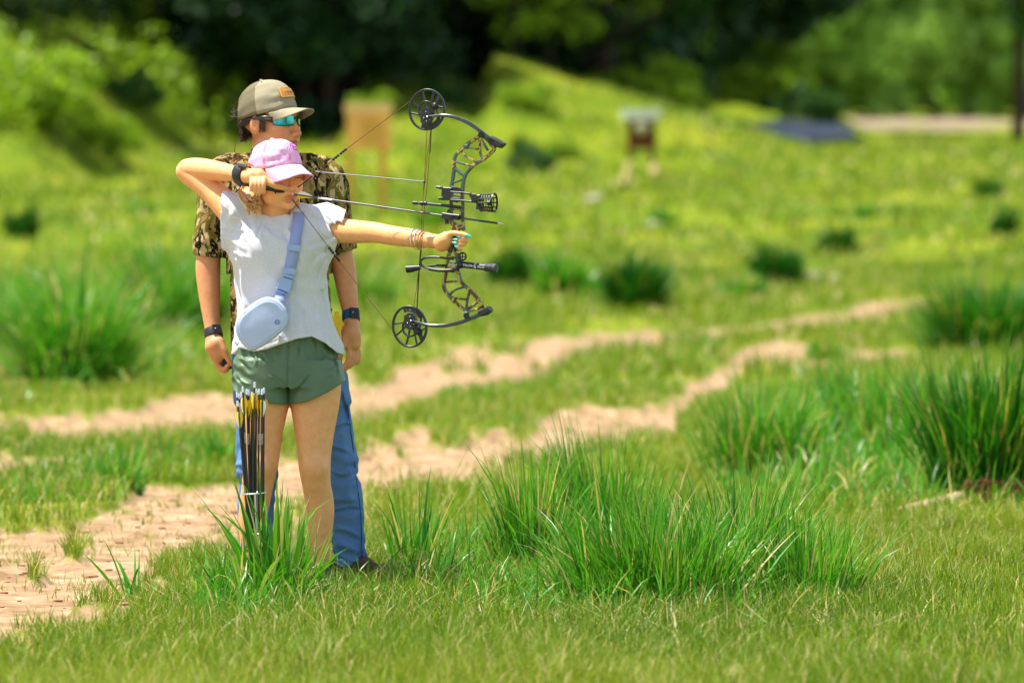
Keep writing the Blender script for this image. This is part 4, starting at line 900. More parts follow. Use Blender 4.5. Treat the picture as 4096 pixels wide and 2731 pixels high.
# cap helper shared by both figures
def make_cap(Fm, parent, crown_m, bill_m, rx, ry, rz, cy, z0, tilt, bill_len, bill_w, bill_drop, curve, wr=0.0, pw=3.2, front_m=None, name='cap', squash=1.0):
    """crown dome, curved bill, button; wr = wrinkle depth. tilt lowers the front."""
    T = Matrix.Rotation(tilt, 3, 'X')
    def L(x, y, z): q = T @ Vector((x, y - cy, z - z0)); return Fm(q.x, q.y + cy, q.z + z0)
    nr_, na = 26, 72; V = []; F = []; q = []
    for i in range(nr_ + 1):
        th = (math.pi / 2) * (1 - i / nr_)           # 0 at the top
        for k in range(na):
            a = 2 * math.pi * k / na
            rr = math.sin(th) ** .88
            fr = max(0, -math.sin(a))
            x = rx * rr * math.cos(a); y = cy + ry * rr * math.sin(a); z = z0 + rz * math.cos(th) ** (.85 - .12 * fr) - .006
            sm = .0016 * math.exp(-((((a * 6 / (2 * math.pi)) + .5) % 1 - .5) / .03) ** 2)
            n = (vnoise(np.array([x * 38 + z * 10]), np.array([z * 62 + y * 14]), 3)[0] - .5) * wr * (.35 + 1.2 * math.sin(th))
            s_ = 1 + (n + sm) / rx
            V.append(L(x * s_, cy + (y - cy) * s_, z + n * .4)); q.append((x, y))
    for i in range(nr_):
        for k in range(na): F.append((i * na + k, i * na + (k + 1) % na, (i + 1) * na + (k + 1) % na, (i + 1) * na + k))
    F = [f for f in F]; F.append(tuple(nr_ * na + k for k in range(na)))
    mats = crown_m if isinstance(crown_m, tuple) else (crown_m,)
    o = new_mesh(name, V, F, mats[0], parent)
    if len(mats) > 1:
        o.data.materials.append(mats[1])
        for p in o.data.polygons:
            c = q[p.vertices[0]]
            if c[1] > cy - .012: p.material_index = 1
    md = o.modifiers.new('t', 'SOLIDIFY'); md.thickness = .002; md.offset = -1
    mb = MB(); mb.ball(L(0, cy, z0 + rz - .004), .0075, 6, (1, 1, .5)); mb.build('button', mats[0], o)
    # bill
    V = []; F = []; nu, nv = 28, 10
    for j in range(nv + 1):
        t_ = j / nv
        for i in range(nu + 1):
            s_ = -1 + 2 * i / nu; a = s_ * 1.0
            bx, by = rx * 1.0 * math.sin(a), cy - ry * 1.0 * math.cos(a)
            ex = bill_w * math.sin(s_ * 1.25) / math.sin(1.25); ys_ = cy - ry * math.cos(1.0); ey = ys_ - (ry - cy + bill_len + ys_) * (1 - abs(s_) ** pw)
            x = bx * (1 - t_) + ex * t_; y = by * (1 - t_) + min(ey, by) * t_
            z = z0 - .004 - bill_drop * t_ ** 1.1 - curve * (abs(x) / bill_w) ** 2 * min(1, .25 + t_ * 1.3)
            V.append(L(x, y, z))
    for j in range(nv):
        for i in range(nu): F.append((j * (nu + 1) + i, j * (nu + 1) + i + 1, (j + 1) * (nu + 1) + i + 1, (j + 1) * (nu + 1) + i))
    b = new_mesh('bill', V, F, bill_m, o); md = b.modifiers.new('t', 'SOLIDIFY'); md.thickness = .0035; md.offset = 0
    return o, L
t = NT('pink_cotton', .9, .1); t.col(t.ramp(t.noise(60, 5, .7), [(.3, srgb(214, 150, 196)), (.5, srgb(232, 176, 214)), (.7, srgb(240, 196, 224))])); t.bump(t.noise(120, 5), .5, .003); M_PINK = t.m
capG, LG = make_cap(FH, HG, M_PINK, M_PINK, .085, .106, .100, .010, .030, math.radians(-9), .070, .068, .040, .018, wr=.006, pw=5)
# torn-looking embroidered motif on the front of the cap
M_PURP = simple('purple_thread', srgb(168, 108, 170), .9, .1, ns=200, amt=.3)
mb = MB()
for i in range(34):
    a = math.radians(-90 + random.uniform(-6, 34)); th = math.radians(random.uniform(42, 62)); rr = math.sin(th) ** .88
    q = lambda th_, s_: LG(.085 * math.sin(th_) ** .88 * math.cos(a) * s_, .010 + .106 * math.sin(th_) ** .88 * math.sin(a) * s_, .030 + .100 * math.cos(th_) ** .73 - .006)
    mb.tube([q(th, 1.02), q(th + .05, 1.045), q(th + .10, 1.03)], [.0012, .002, .0012], 5)
mb.build('embroidery', M_PURP, capG)
def dome(a, th, s_=1.012): rr = math.sin(th) ** .88; fr = max(0, -math.sin(a)); return LG(.085 * rr * math.cos(a) * s_, .010 + .106 * rr * math.sin(a) * s_, .030 + .100 * math.cos(th) ** (.85 - .12 * fr) - .006)
mb = MB()
for k_ in range(6):
    a = math.radians(-90 + 60 * k_); 
    for o_ in (-.022, .022): mb.tube([dome(a + o_ / max(.12, math.sin(th)), th) for th in np.linspace(.12, 1.5, 14)], .0007, 4)
for k_ in (0, 1, 5): mb.ball(dome(math.radians(-60 + 60 * k_ if k_ < 5 else -120), math.radians(34), 1.01), .0028, 5)
mb.build('seam', simple('mauve_thread', srgb(176, 112, 158), .9, .1), capG)
# hair
M_HAIR = NT('blond_hair', .45, .5); M_HAIR.col(M_HAIR.ramp(M_HAIR.attr('var'), [(0, srgb(190, 126, 62)), (.5, srgb(238, 184, 112)), (1, srgb(250, 226, 176))])); M_HAIR = M_HAIR.m
def hair(strands, name, mat, parent, r=.0014):
    V = []; F = []; A = []
    for pts in strands:
        mb = MB(); m = len(pts); rr = r * random.uniform(.6, 1.5)
        mb.tube(pts, [rr * (1 - .75 * abs(2 * i / (m - 1) - 1) ** 3) for i in range(m)], 5); n = len(V)
        V += mb.V; F += [tuple(i + n for i in f) for f in mb.F]; A += [random.random()] * len(mb.V)
    return new_mesh(name, V, F, mat, parent, attrs={'var': A})
st = []
for i in range(150):                                        # ponytail falling behind the draw hand
    o_ = Vector((random.gauss(0, .6), random.gauss(0, .5), random.gauss(0, .5))); j = lambda s_: o_ * s_ + Vector((random.gauss(0, .0016), random.gauss(0, .0016), 0))
    e = (random.uniform(985, 1052), random.uniform(800, 868)); mid = (random.uniform(955, 1050), 790)
    st.append(spl([P(1035, 655, .06) + j(.008), P(1012, 715, .055) + j(.010), P(mid[0] + 4, 768, .0) + j(.010), P((mid[0] + e[0]) / 2, (790 + e[1]) / 2, -.06) + j(.006), P(e[0], e[1], -.095) + j(.004)]))
for i in range(70):                                         # loose strands by the temple and cheek
    s_ = random.uniform(0, 1); a0 = FH(-.07 + .02 * s_, -.03 - .035 * s_, .03 - .01 * s_); st.append(spl([a0, FH(-.078 + .016 * s_, -.028 - .03 * s_, -.005), FH(-.08 + random.gauss(0, .004), -.005 + random.gauss(0, .01), -.04), FH(-.074, .02 + random.gauss(0, .01), -.075)], 9))
for i in range(22):
    st.append(spl([FH(.07, -.03, .03), FH(.076, -.035 + random.gauss(0, .004), -.02), FH(.072, -.03, -.06 + random.gauss(0, .01)), FH(.06, -.03 + random.gauss(0, .006), -.11)], 9))
hair(st[:150], 'ponytail', M_HAIR, HG, .0021); hair(st[150:], 'hair', M_HAIR, HG)
# bracelets, necklace glint
M_GOLD = simple('gold', (.9, .62, .22), .25, .5, 1.0, amt=.05); M_SILV = simple('silver', (.8, .8, .82), .25, .5, 1.0, amt=.05)
def ring(c, ax, r, rt, m, name, parent, sq=1.0):
    ax = Vector(ax).normalized(); a = ax.orthogonal().normalized(); b = ax.cross(a); mb = MB()
    mb.tube([Vector(c) + a * r * math.cos(t_) + b * r * sq * math.sin(t_) for t_ in np.linspace(0, 2 * math.pi, 33)], rt, 6, cap=False); return mb.build(name, m, parent)
ad = armR[6] - armR[5]
for u, m, r, ti in ((1668, M_SILV, .038, .25), (1681, M_SILV, .0355, .12), (1690, M_GOLD, .034, -.05), (1699, M_GOLD, .0335, -.15)):
    v = 955 + (u - 1663) * .13; ring(P(u, v + 2, -.24 - (u - 1663) * .00076), ad + Vector((0, 0, ti * ad.length)), r, .0016, m, 'bracelet', HG)
ring(P(948, 697, -.06), armL[6] - armL[5] + Vector((0, 0, .02)), .034, .0014, M_SILV, 'bracelet', HG)
# ------------------------------------------------------------------ the man standing behind
DM = .45
HM = thing('person', (P(1160, 2330, DM).x, D0 + DM, 0), 'person in a camouflage shirt, blue jeans, tan cap and mirrored sunglasses standing behind the archer', 'person')
def rm(v, l, r, dy, b): return row(v, l, r, DM + dy, b)
FM_ = Frame(P(1082, 486, DM - .02), math.radians(57), math.radians(1), 0, 1.15)
S = Sdf(); add_head(S, FM_, male=True)
S.chain([P(1075, 560, DM + .03), P(1078, 625, DM + .03), P(1085, 680, DM + .04)], [.062, .064, .08], .025)
S.cone(FM_(0, -.03, -.08), P(1085, 620, DM), .036, .05, .03)
S.loft([rm(680, 960, 1230, .03, .08), rm(800, 890, 1330, .02, .11), rm(1000, 930, 1310, .02, .115), rm(1200, 940, 1310, .02, .11), rm(1400, 960, 1320, .02, .11)], .03)
aL = [P(880, 700, DM + .02), P(848, 850, DM + .02), P(836, 1010, DM + .02), P(832, 1080, DM + .015), P(838, 1180, DM - .005), P(847, 1290, DM - .03), P(853, 1340, DM - .045)]
S.chain(aL, [.052, .048, .045, .047, .041, .029, .028], .02)
aR = [P(1310, 700, DM + .02), P(1336, 850, DM + .02), P(1362, 1010, DM + .02), P(1378, 1085, DM + .015), P(1390, 1170, DM), P(1403, 1260, DM - .02), P(1404, 1300, DM - .03)]
S.chain(aR, [.048, .046, .045, .044, .038, .028, .028], .02)
# left-hand side hand, thumb forward, holding the small black remote
hd = DM - .065
S.chain([P(853, 1345, hd + .015), P(858, 1385, hd), P(872, 1420, hd)], [.028, .036, .032], .015)
S.cone(P(870, 1370, hd - .01), P(885, 1410, hd - .01), .024, .02, .015)
finger(S, [P(878, 1365, hd - .02), P(896, 1400, hd - .03), P(912, 1436, hd - .03), P(923, 1456, hd - .028)], .014, .0085, .008)
for i, (u1, v1, u2, v2, dd) in enumerate(((862, 1440, 900, 1476, -.012), (866, 1448, 902, 1484, .006), (872, 1440, 906, 1478, .022), (880, 1430, 908, 1466, .036))):
    finger(S, [P(864 + i * 3, 1412, hd + dd * .7), P(u1, v1, hd + dd), P((u1 + u2) / 2, v2 - 6, hd + dd), P(u2, v2, hd + dd - .01), P(u2 + 8, v2 - 12, hd + dd - .02)], .0105, .0085, .003)
# right-hand side hand hanging relaxed
hr = DM - .045
S.chain([P(1404, 1300, hr), P(1405, 1340, hr), P(1408, 1372, hr)], [.029, .037, .034], .015)
S.cone(P(1390, 1330, hr - .01), P(1384, 1365, hr - .01), .022, .018, .014)
finger(S, [P(1388, 1335, hr - .02), P(1372, 1380, hr - .03), P(1364, 1410, hr - .03), P(1360, 1436, hr - .025)], .0145, .0088, .008)
for i, (u, vt, cu) in enumerate(((1392, 1474, -22), (1406, 1478, -26), (1419, 1468, -24), (1430, 1450, -20))):
    dd = -.022 + i * .013
    finger(S, [P(1394 + i * 10, 1378, hr + dd), P(u + 4, 1415, hr + dd - .004), P(u - 2 + i, 1446, hr + dd - .008), P(u + cu, vt, hr + dd - .014)], .0112, .0084, .0028)
M_TAN = skin_mat('tanned_skin', (.70, .33, .14), (.60, .255, .095), (.40, .14, .10))
build_sdf(S, 'body', .0033, M_TAN, HM, {'lip': lip_mask(FM_), 'blush': lambda V: blush_mask(FM_)(V) * .4})
# camouflage shirt
S = Sdf()
S.loft([rm(628, 1000, 1185, .03, .085), rm(655, 935, 1270, .03, .10), rm(700, 880, 1320, .03, .12), rm(800, 862, 1345, .02, .14), rm(900, 878, 1345, .02, .145), rm(1000, 902, 1335, .02, .14), rm(1103, 905, 1326, .02, .138), rm(1180, 900, 1330, .02, .138), rm(1250, 904, 1338, .02, .14), rm(1313, 917, 1346, .02, .142), rm(1385, 933, 1352, .02, .142)], .03, ex=2.4)
S.chain([P(1000, 672, DM + .03), P(885, 708, DM + .02), P(856, 850, DM + .02), P(842, 960, DM + .02)], [.055, .074, .064, .060], .03)
S.chain([P(842, 965, DM + .02), P(843, 1006, DM + .02)], [.064, .061], .006)                       # rolled cuff
S.chain([P(1170, 672, DM + .03), P(1298, 705, DM + .02), P(1336, 850, DM + .02), P(1352, 945, DM + .02)], [.055, .074, .062, .058], .03)
S.chain([P(1352, 950, DM + .02), P(1366, 990, DM + .015)], [.062, .058], .006)
h1 = folds(14, .007, (.3, 0, 1), 3, 4); h2 = folds(32, .004, (1, 0, .6), 3, 6)
def mf(p, d):
    u, v = proj(p[:, 0], p[:, 1], p[:, 2]); d = d + h1(p) * .9 + h2(p) * (.5 + .8 * sstep(880, 1000, v) * ((u < 930) | (u > 1320)))
    d = np.maximum(d, P(0, 1388, DM).z - p[:, 2]); d = np.maximum(d, p[:, 2] - P(0, 612, DM).z)
    d = np.where((u < 905) & (v > 900), np.maximum(d, P(0, 1027, DM).z - p[:, 2] - .1 * (p[:, 0] - P(842, 1000, DM).x)), d)
    return np.where((u > 1345) & (v > 900), np.maximum(d, P(0, 1016, DM).z - p[:, 2] + .35 * (p[:, 0] - P(1362, 1000, DM).x)), d)
S.final(mf)
S.cone(P(1080, 560, DM + .03), P(1080, 640, DM + .02), .07, .066, .003, 'sub')
S.cone(P(843, 990, DM + .02), P(843, 1080, DM + .02), .052, .052, .002, 'sub'); S.cone(P(1362, 985, DM + .02), P(1376, 1060, DM + .015), .050, .050, .002, 'sub')
t = NT('camouflage_cloth', .88, .1)
n1 = t.noise(13, 5, .62, scl=(1, 1, .7), dist=.6); n2 = t.noise(21, 4, .6, scl=(1.1, 1, .45), dist=1.0); n3 = t.noise(34, 4, .7, scl=(1, 1, .5), dist=.5)
c = t.ramp(n1, [(0, srgb(74, 50, 22)), (.42, srgb(150, 124, 78)), (.5, srgb(112, 98, 34)), (.56, srgb(186, 164, 118)), (.64, srgb(110, 66, 24))], True)
m2 = t.ramp(n2, [(0, (0, 0, 0)), (.53, (1, 1, 1)), (.64, (0, 0, 0))], True); c = t.mix(m2, c, srgb(34, 28, 16))
m3 = t.ramp(n3, [(0, (0, 0, 0)), (.60, (1, 1, 1))], True); c = t.mix(m3, c, srgb(80, 88, 34)); t.col(c); t.bump(t.noise(250, 4), .4, .002); M_CAMO = t.m
sh_m = build_sdf(S, 'camouflage_shirt', .0038, M_CAMO, HM)
# collar
mb = MB(); V = []; F = []; m = 40
for i in range(m + 1):
    a = 2 * math.pi * i / m; fr = max(0, -math.sin(a - .35))
    for j, (r_, z_) in enumerate(((.070, -.035), (.071, -.01), (.067, .022), (.074, .02), (.084, -.012))):
        c0 = P(1085, 620, DM + .025); V.append(c0 + Vector((math.cos(a) * r_, math.sin(a) * r_ * 1.05, z_ - .03 * fr ** 1.5)))
for i in range(m):
    for j in range(4): F.append((i * 5 + j, (i + 1) * 5 + j, (i + 1) * 5 + j + 1, i * 5 + j + 1))
cl = new_mesh('collar', V, F, M_CAMO, sh_m); md = cl.modifiers.new('t', 'SOLIDIFY'); md.thickness = .003
# jeans
S = Sdf()
S.loft([rm(1365, 937, 1350, .02, .13), rm(1450, 935, 1360, .02, .135), rm(1545, 946, 1378, .02, .135), rm(1600, 954, 1385, .02, .12)], .03)
def ml(S, rows): S.loft([rm(*q) for q in rows], .03, ex=2.1)
ml(S, [(1500, 1170, 1376, .02, .11), (1600, 1185, 1388, .02, .105), (1692, 1215, 1398, .02, .098), (1790, 1240, 1412, .015, .09), (1874, 1260, 1423, .01, .086), (1950, 1278, 1434, .02, .084), (2026, 1296, 1447, .03, .082), (2140, 1325, 1453, .03, .074), (2230, 1345, 1457, .03, .066), (2268, 1356, 1458, .03, .062), (2292, 1358, 1458, .03, .062)])
ml(S, [(1500, 944, 1160, .02, .11), (1600, 952, 1145, .02, .105), (1692, 956, 1130, .02, .098), (1800, 956, 1116, .015, .09), (1870, 945, 1110, .005, .088), (1940, 960, 1104, .02, .084), (2026, 950, 1102, .03, .082), (2140, 968, 1088, .03, .074), (2230, 978, 1082, .03, .066), (2300, 982, 1080, .03, .062)])
j1 = folds(9, .015, (.5, 0, 1), 1.6, 3); j2 = folds(18, .014, (1, 0, -.3), 3.0, 2)
cj = crease([(1275, 1775, 1415, 1800), (1300, 1815, 1420, 1842), (1265, 1850, 1380, 1900), (1320, 1900, 1430, 1880), (1290, 1985, 1440, 2010), (1320, 2035, 1450, 2025), (1330, 2110, 1452, 2140), (1345, 2180, 1456, 2200), (1350, 2222, 1456, 2245), (1350, 2262, 1440, 2240), (1310, 1640, 1400, 1600), (1330, 1700, 1405, 1690), (940, 1850, 1010, 1880), (945, 1900, 1005, 1905), (950, 1990, 1060, 2010), (1050, 1900, 1105, 1930), (1040, 1970, 1104, 2010), (1380, 1560, 1395, 1700)], 11, -.0065)
def jf(p, d):
    u, v = proj(p[:, 0], p[:, 1], p[:, 2]); kn = np.exp(-((v - 1850) / 130) ** 2) + .8 * np.exp(-((v - 2200) / 90) ** 2) + .4
    d = d + j1(p) * .8 + j2(p) * kn
    d = d + cj(p, u, v)
    return np.maximum(d, P(0, 2288, DM).z - p[:, 2] + .05 * (p[:, 0]))
S.final(jf)
t = NT('blue_denim', .85, .15); dz = t.noise(7, 5, .6); c = t.ramp(dz, [(.3, srgb(30, 64, 110)), (.5, srgb(54, 96, 146)), (.7, srgb(104, 144, 184))]); c = t.mix(t.noise(320, 3, .7, scl=(1, 1, .35)), c, srgb(120, 152, 190)); t.col(t.mix(.3, c, srgb(60, 104, 160))); t.bump(t.noise(500, 3, scl=(1, 1, .3)), .4, .001)
jeans = build_sdf(S, 'jeans', .0042, t.m, HM)
mb = MB(); sm = [P(u, v, DM - .03) for u, v in ((1392, 1560), (1404, 1680), (1420, 1800), (1430, 1900), (1446, 2020), (1453, 2150), (1455, 2260))]; mb.tube(spl([p + Vector((-.006, -.0, 0)) for p in sm], 20), .0016, 5); mb.build('seam', simple('dark_denim_seam', srgb(30, 58, 100), .9, .1), jeans)
# belt holster in yellow
M_YEL = simple('yellow_plastic', srgb(232, 188, 20), .45, .4, ns=12, amt=.08)
hl_ = MB(); c0 = P(1352, 1290, DM - .10)
hl_.box(c0, .03, .03, .045); hl_.box(c0 + Vector((0, -.004, -.006)), .045, .02, .012); hl_.tube([c0 + Vector((-.006, 0, .02)), c0 + Vector((-.004, 0, .042))], .009, 8); hl_.tube([c0 + Vector((-.004, -.005, -.02)), c0 + Vector((.006, -.005, -.05)), c0 + Vector((.008, 0, -.08))], [.010, .008, .004], 8)
tag(hl_.build('belt_tool', M_YEL), 'bright yellow plastic tool clipped at the hip of the man in jeans', 'tool')
# boots
M_BOOT = simple('brown_leather', srgb(84, 58, 40), .75, .3, ns=25, amt=.3, bump=.3); M_SOLE = simple('dark_sole', srgb(44, 34, 28), .9, .1)
for (u, dirx, dy_, dep) in ((1402, .105, -.10, .03), (1022, -.06, -.14, .03)):
    a = P(u, 2300, DM + dep); gz = float(terrain(a.x, a.y)); S = Sdf()
    S.cone((a.x - dirx * .35, a.y + .03, gz + .055), (a.x + dirx * .45, a.y + dy_ * .45, gz + .052), .046, .045, .02).cone((a.x + dirx * .4, a.y + dy_ * .4, gz + .048), (a.x + dirx * 1.15, a.y + dy_ * 1.15, gz + .038), .043, .034, .02)
    S.cone((a.x, a.y, gz + .06), (a.x, a.y, gz + .16), .044, .047, .02)
    S.final(lambda p, d, z0=gz: np.maximum(d + .002 * (vnoise(p[:, 0] * 60, p[:, 2] * 60 + p[:, 1] * 30, 3) - .5), z0 + .016 - p[:, 2])); bt = build_sdf(S, 'boot', .004, M_BOOT, HM)
    S2 = Sdf(); S2.cone((a.x - dirx * .4, a.y + .035, gz + .012), (a.x + dirx * 1.2, a.y + dy_ * 1.2, gz + .012), .047, .040, .01); S2.final(lambda p, d, z0=gz: np.maximum(np.maximum(d, p[:, 2] - z0 - .018), z0 - .002 - p[:, 2])); build_sdf(S2, 'sole', .004, M_SOLE, bt)
# cap
M_KHAKI = simple('khaki_twill', srgb(150, 142, 116), .9, .1, ns=160, amt=.08, bump=.3)
t = NT('olive_mesh', .9, .1)
wv = t.n.new('ShaderNodeTexWave'); wv.inputs['Scale'].default_value = 120; t.link(t.co, wv.inputs['Vector']); t.col(t.ramp(wv.outputs['Fac'], [(.2, srgb(86, 80, 62)), (.8, srgb(132, 124, 98))])); M_MESH = t.m
capM, LM = make_cap(FM_, HM, (M_KHAKI, M_MESH), M_KHAKI, .085, .101, .116, .012, .024, math.radians(-14), .064, .066, .018, .018, wr=.004)
# leather patch on the cap front
def cap_pt(a, th, s_, L, rx, ry, rz, cy, z0):
    rr = math.sin(th) ** .88; fr = max(0, -math.sin(a)); return L(rx * rr * math.cos(a) * s_, cy + ry * rr * math.sin(a) * s_, z0 + rz * math.cos(th) ** (.85 - .12 * fr) - .006)
V = []; F = []; n_ = 10
for j in range(n_ + 1):
    for i in range(n_ + 1): V.append(cap_pt(math.radians(-90 - 26 + 52 * i / n_), math.radians(58 + 19 * j / n_), 1.03, LM, .085, .101, .116, .012, .024))
for j in range(n_):
    for i in range(n_): F.append((j * (n_ + 1) + i, j * (n_ + 1) + i + 1, (j + 1) * (n_ + 1) + i + 1, (j + 1) * (n_ + 1) + i))
pa = new_mesh('patch', V, F, simple('tan_leather', srgb(186, 128, 56), .6, .3, ns=60, amt=.15, bump=.3), capM); md = pa.modifiers.new('t', 'SOLIDIFY'); md.thickness = .0025; md.offset = 0
mb = MB(); ed = [V[i] for i in range(n_ + 1)] + [V[j * (n_ + 1) + n_] for j in range(1, n_ + 1)] + [V[n_ * (n_ + 1) + i] for i in range(n_ - 1, -1, -1)] + [V[j * (n_ + 1)] for j in range(n_ - 1, 0, -1)]
cc = sum(ed, Vector()) / len(ed); nn = (cc - FM_(0, .016, .03)).normalized(); mb.tube([p * .93 + cc * .07 + nn * .0022 for p in ed + ed[:1]], .0012, 5, cap=False)
for k_, w_ in enumerate((.016, .02, .013)):      # worn lettering line
    a0 = V[(4 + k_ % 2) * (n_ + 1) + 3 + k_ * 2]; 
mb.build('stitching', simple('pale_thread', srgb(222, 180, 120), .9, .1), pa)
mb = MB()
for i in range(6): q = cap_pt(math.radians(-90 - 13 + 5 * i), math.radians(66), 1.055, LM, .085, .101, .116, .012, .024); q2 = cap_pt(math.radians(-90 - 13 + 5 * i + (2 if i % 2 else 0)), math.radians(70), 1.05, LM, .085, .101, .116, .012, .024); mb.tube([q, q2], .0008, 4)
mb.build('lettering', simple('burnt_mark', srgb(110, 70, 30), .8, .1), pa)
mb = MB(); mb.ball(cap_pt(math.radians(-150), math.radians(28), 1.01, LM, .085, .101, .116, .012, .024), .003, 5); mb.build('eyelet', simple('eyelet_thread', srgb(90, 84, 64), .9, .1), capM)
# sunglasses: wrap frame, two mirrored lenses, temple arms
M_BLK = simple('black_plastic', (.012, .012, .012), .3, .5, amt=.1)
t = NT('blue_mirror_lens', .08, .5, .85); t.col(t.ramp(t.noise(30, 3), [(.35, (.02, .22, .33)), (.65, (.06, .5, .62))])); M_LENS = t.m
sg = bpy.data.objects.new('sunglasses', None); sc.collection.objects.link(sg); sg.parent = HM; sg.matrix_parent_inverse = Matrix.Translation(-HM.location)
def lens(s_):
    V = []; F = []; n_ = 12
    for j in range(n_ + 1):
        for i in range(n_ + 1):
            a = math.radians(7 + 47 * i / n_) * s_; w_ = 1 - abs(2 * i / n_ - 1) ** 4 * .35
            z = .006 + (.017 * (j / n_ * 2 - 1)) * w_ - .003 * (i / n_) ** 2
            V.append(FM_(.082 * math.sin(a) , .004 - .106 * math.cos(a), z))
    for j in range(n_):
        for i in range(n_): F.append((j * (n_ + 1) + i, j * (n_ + 1) + i + 1, (j + 1) * (n_ + 1) + i + 1, (j + 1) * (n_ + 1) + i))
    o = new_mesh('lens', V, F, M_LENS, sg); md = o.modifiers.new('t', 'SOLIDIFY'); md.thickness = .002
    e = [V[i] for i in range(n_ + 1)] + [V[j * (n_ + 1) + n_] for j in range(1, n_ + 1)] + [V[n_ * (n_ + 1) + i] for i in range(n_ - 1, -1, -1)] + [V[j * (n_ + 1)] for j in range(n_ - 1, 0, -1)]; return e
fr_ = MB()
for s_ in (-1, 1): e = lens(s_); fr_.tube(e + e[:1], .0022, 6, cap=False)
fr_.tube([FM_(x, -.1035, .012) for x in (-.012, 0, .012)], .004, 6)
fr_.build('frame', M_BLK, sg)
for s_ in (-1, 1):
    mb = MB(); mb.bar([FM_(s_ * .068, -.056, .006), FM_(s_ * .080, -.035, .010), FM_(s_ * .0815, -.008, .010), FM_(s_ * .078, .03, .006)], [.022, .019, .011, .006], .004, Vector(FM_.R @ np.array([s_, 0, 0]))); tp_ = mb.build('temple', M_BLK, sg, True)
    TEMPLES = globals().get('TEMPLES', []) + [(s_, tp_)]
mb = MB(); mb.tube(spl([FM_(-.078, .03, .004), FM_(-.074, .07, -.008), P(985, 510, DM), P(962, 535, DM + .02), P(945, 570, DM + .04), P(940, 610, DM + .05), P(962, 648, DM + .05)], 24), .0012, 5); mb.build('retainer_cord', M_BLK, sg)
# hair
M_DH = NT('dark_brown_hair', .5, .4); M_DH.col(M_DH.ramp(M_DH.attr('var'), [(0, srgb(34, 22, 14)), (1, srgb(84, 54, 34))])); M_DH = M_DH.m
st = []
for i in range(1200):
    s_ = random.choice((-1, 1)); t_ = random.uniform(0, 1); a = math.radians(random.uniform(8, 92)); z_ = random.uniform(-.052, .03) if a > .62 else random.uniform(-.004, .03)
    base = (s_ * .0735 * math.cos(a) * 1.0, .018 + .0925 * math.sin(a), z_)
    sh_ = 1 - .28 * max(0, -z_ / .09) ** 1.5
    p0 = FM_(base[0] * sh_, .018 + (base[1] - .018) * (1 - .22 * max(0, -z_ / .09)), base[2]); p1 = FM_(base[0] * sh_ * 1.05 + random.gauss(0, .002), .018 + (base[1] - .016) * (1.03 - .24 * max(0, -z_ / .09)), base[2] - .016 + random.gauss(0, .004)); st.append([p0, (p0 + p1) / 2 + Vector((0, 0, .002)), p1])
for i in range(620):                                        # sideburns and hair above the ears
    s_ = random.choice((-1, 1)); y0 = random.uniform(-.030, -.010) if i % 2 else random.uniform(-.034, .03); z0_ = random.uniform(-.026, .028) if i % 2 else random.uniform(.012, .036); p0 = FM_(s_ * .0725, y0, z0_); p1 = FM_(s_ * (.0745), y0 + random.gauss(-.001, .002), z0_ - .012); st.append([p0, (p0 + p1) / 2, p1])
for i in range(34):                                         # tuft sticking out at the back of the cap
    p0 = FM_(random.gauss(-.02, .008), .110, .022 + random.gauss(0, .007)); d_ = Vector((-random.uniform(.010, .034), .01, random.uniform(-.012, .034))); st.append(spl([p0, p0 + d_ * .6 + Vector((0, 0, -.003)), p0 + d_], 6))
hair(st[:-34], 'hair', M_DH, HM, .0017); hair(st[-34:], 'hair_tuft', M_DH, HM, .0011)
# watches
def watch(a, b, r, m, parent, face, label=None):
    a = Vector(a); b = Vector(b); ax = (b - a).normalized(); mb = MB(); w_ = (b - a).length
    mb.tube([a, a + ax * w_ * .12, b - ax * w_ * .12, b], [r * .96, r, r, r * .96], 28, cap=False); o = mb.build('watch', m, parent); md = o.modifiers.new('t', 'SOLIDIFY'); md.thickness = .003
    fb = MB(); d = Vector(face).normalized(); d = (d - ax * d.dot(ax)).normalized(); c = (a + b) / 2 + d * (r + .002); s_ = ax.cross(d)
    fb.box(c, w_ * 1.05, .036, .010, (ax, s_, d)); f_ = fb.build('watch_case', M_BLK, o, False); bv = f_.modifiers.new('b', 'BEVEL'); bv.width = .003; bv.segments = 2
    gb = MB(); gb.ball(c + d * .006 + s_ * .008, .003, 5); gb.build('watch_button', M_SILV, o)
watch(P(850, 1318, DM - .035), P(857, 1352, DM - .052), .0345, simple('black_strap', (.02, .02, .022), .6, .3, ns=80, amt=.3), HM, (.5, -1, .1))
watch(P(1403, 1243, DM - .015), P(1405, 1283, DM - .028), .0335, simple('navy_strap', srgb(22, 78, 120), .6, .3, ns=80, amt=.3), HM, (.4, -1, 0))
mb = MB(); a = P(893, 1418, hd - .012); b = P(915, 1478, hd - .012); mb.bar([a, (a + b) / 2, b], [.026, .03, .026], .014, Vector((.3, -1, 0))); o = mb.build('remote', M_BLK)
tag(o, 'small black handset held in the hand of the man\'s watch arm beside the shorts', 'handset')
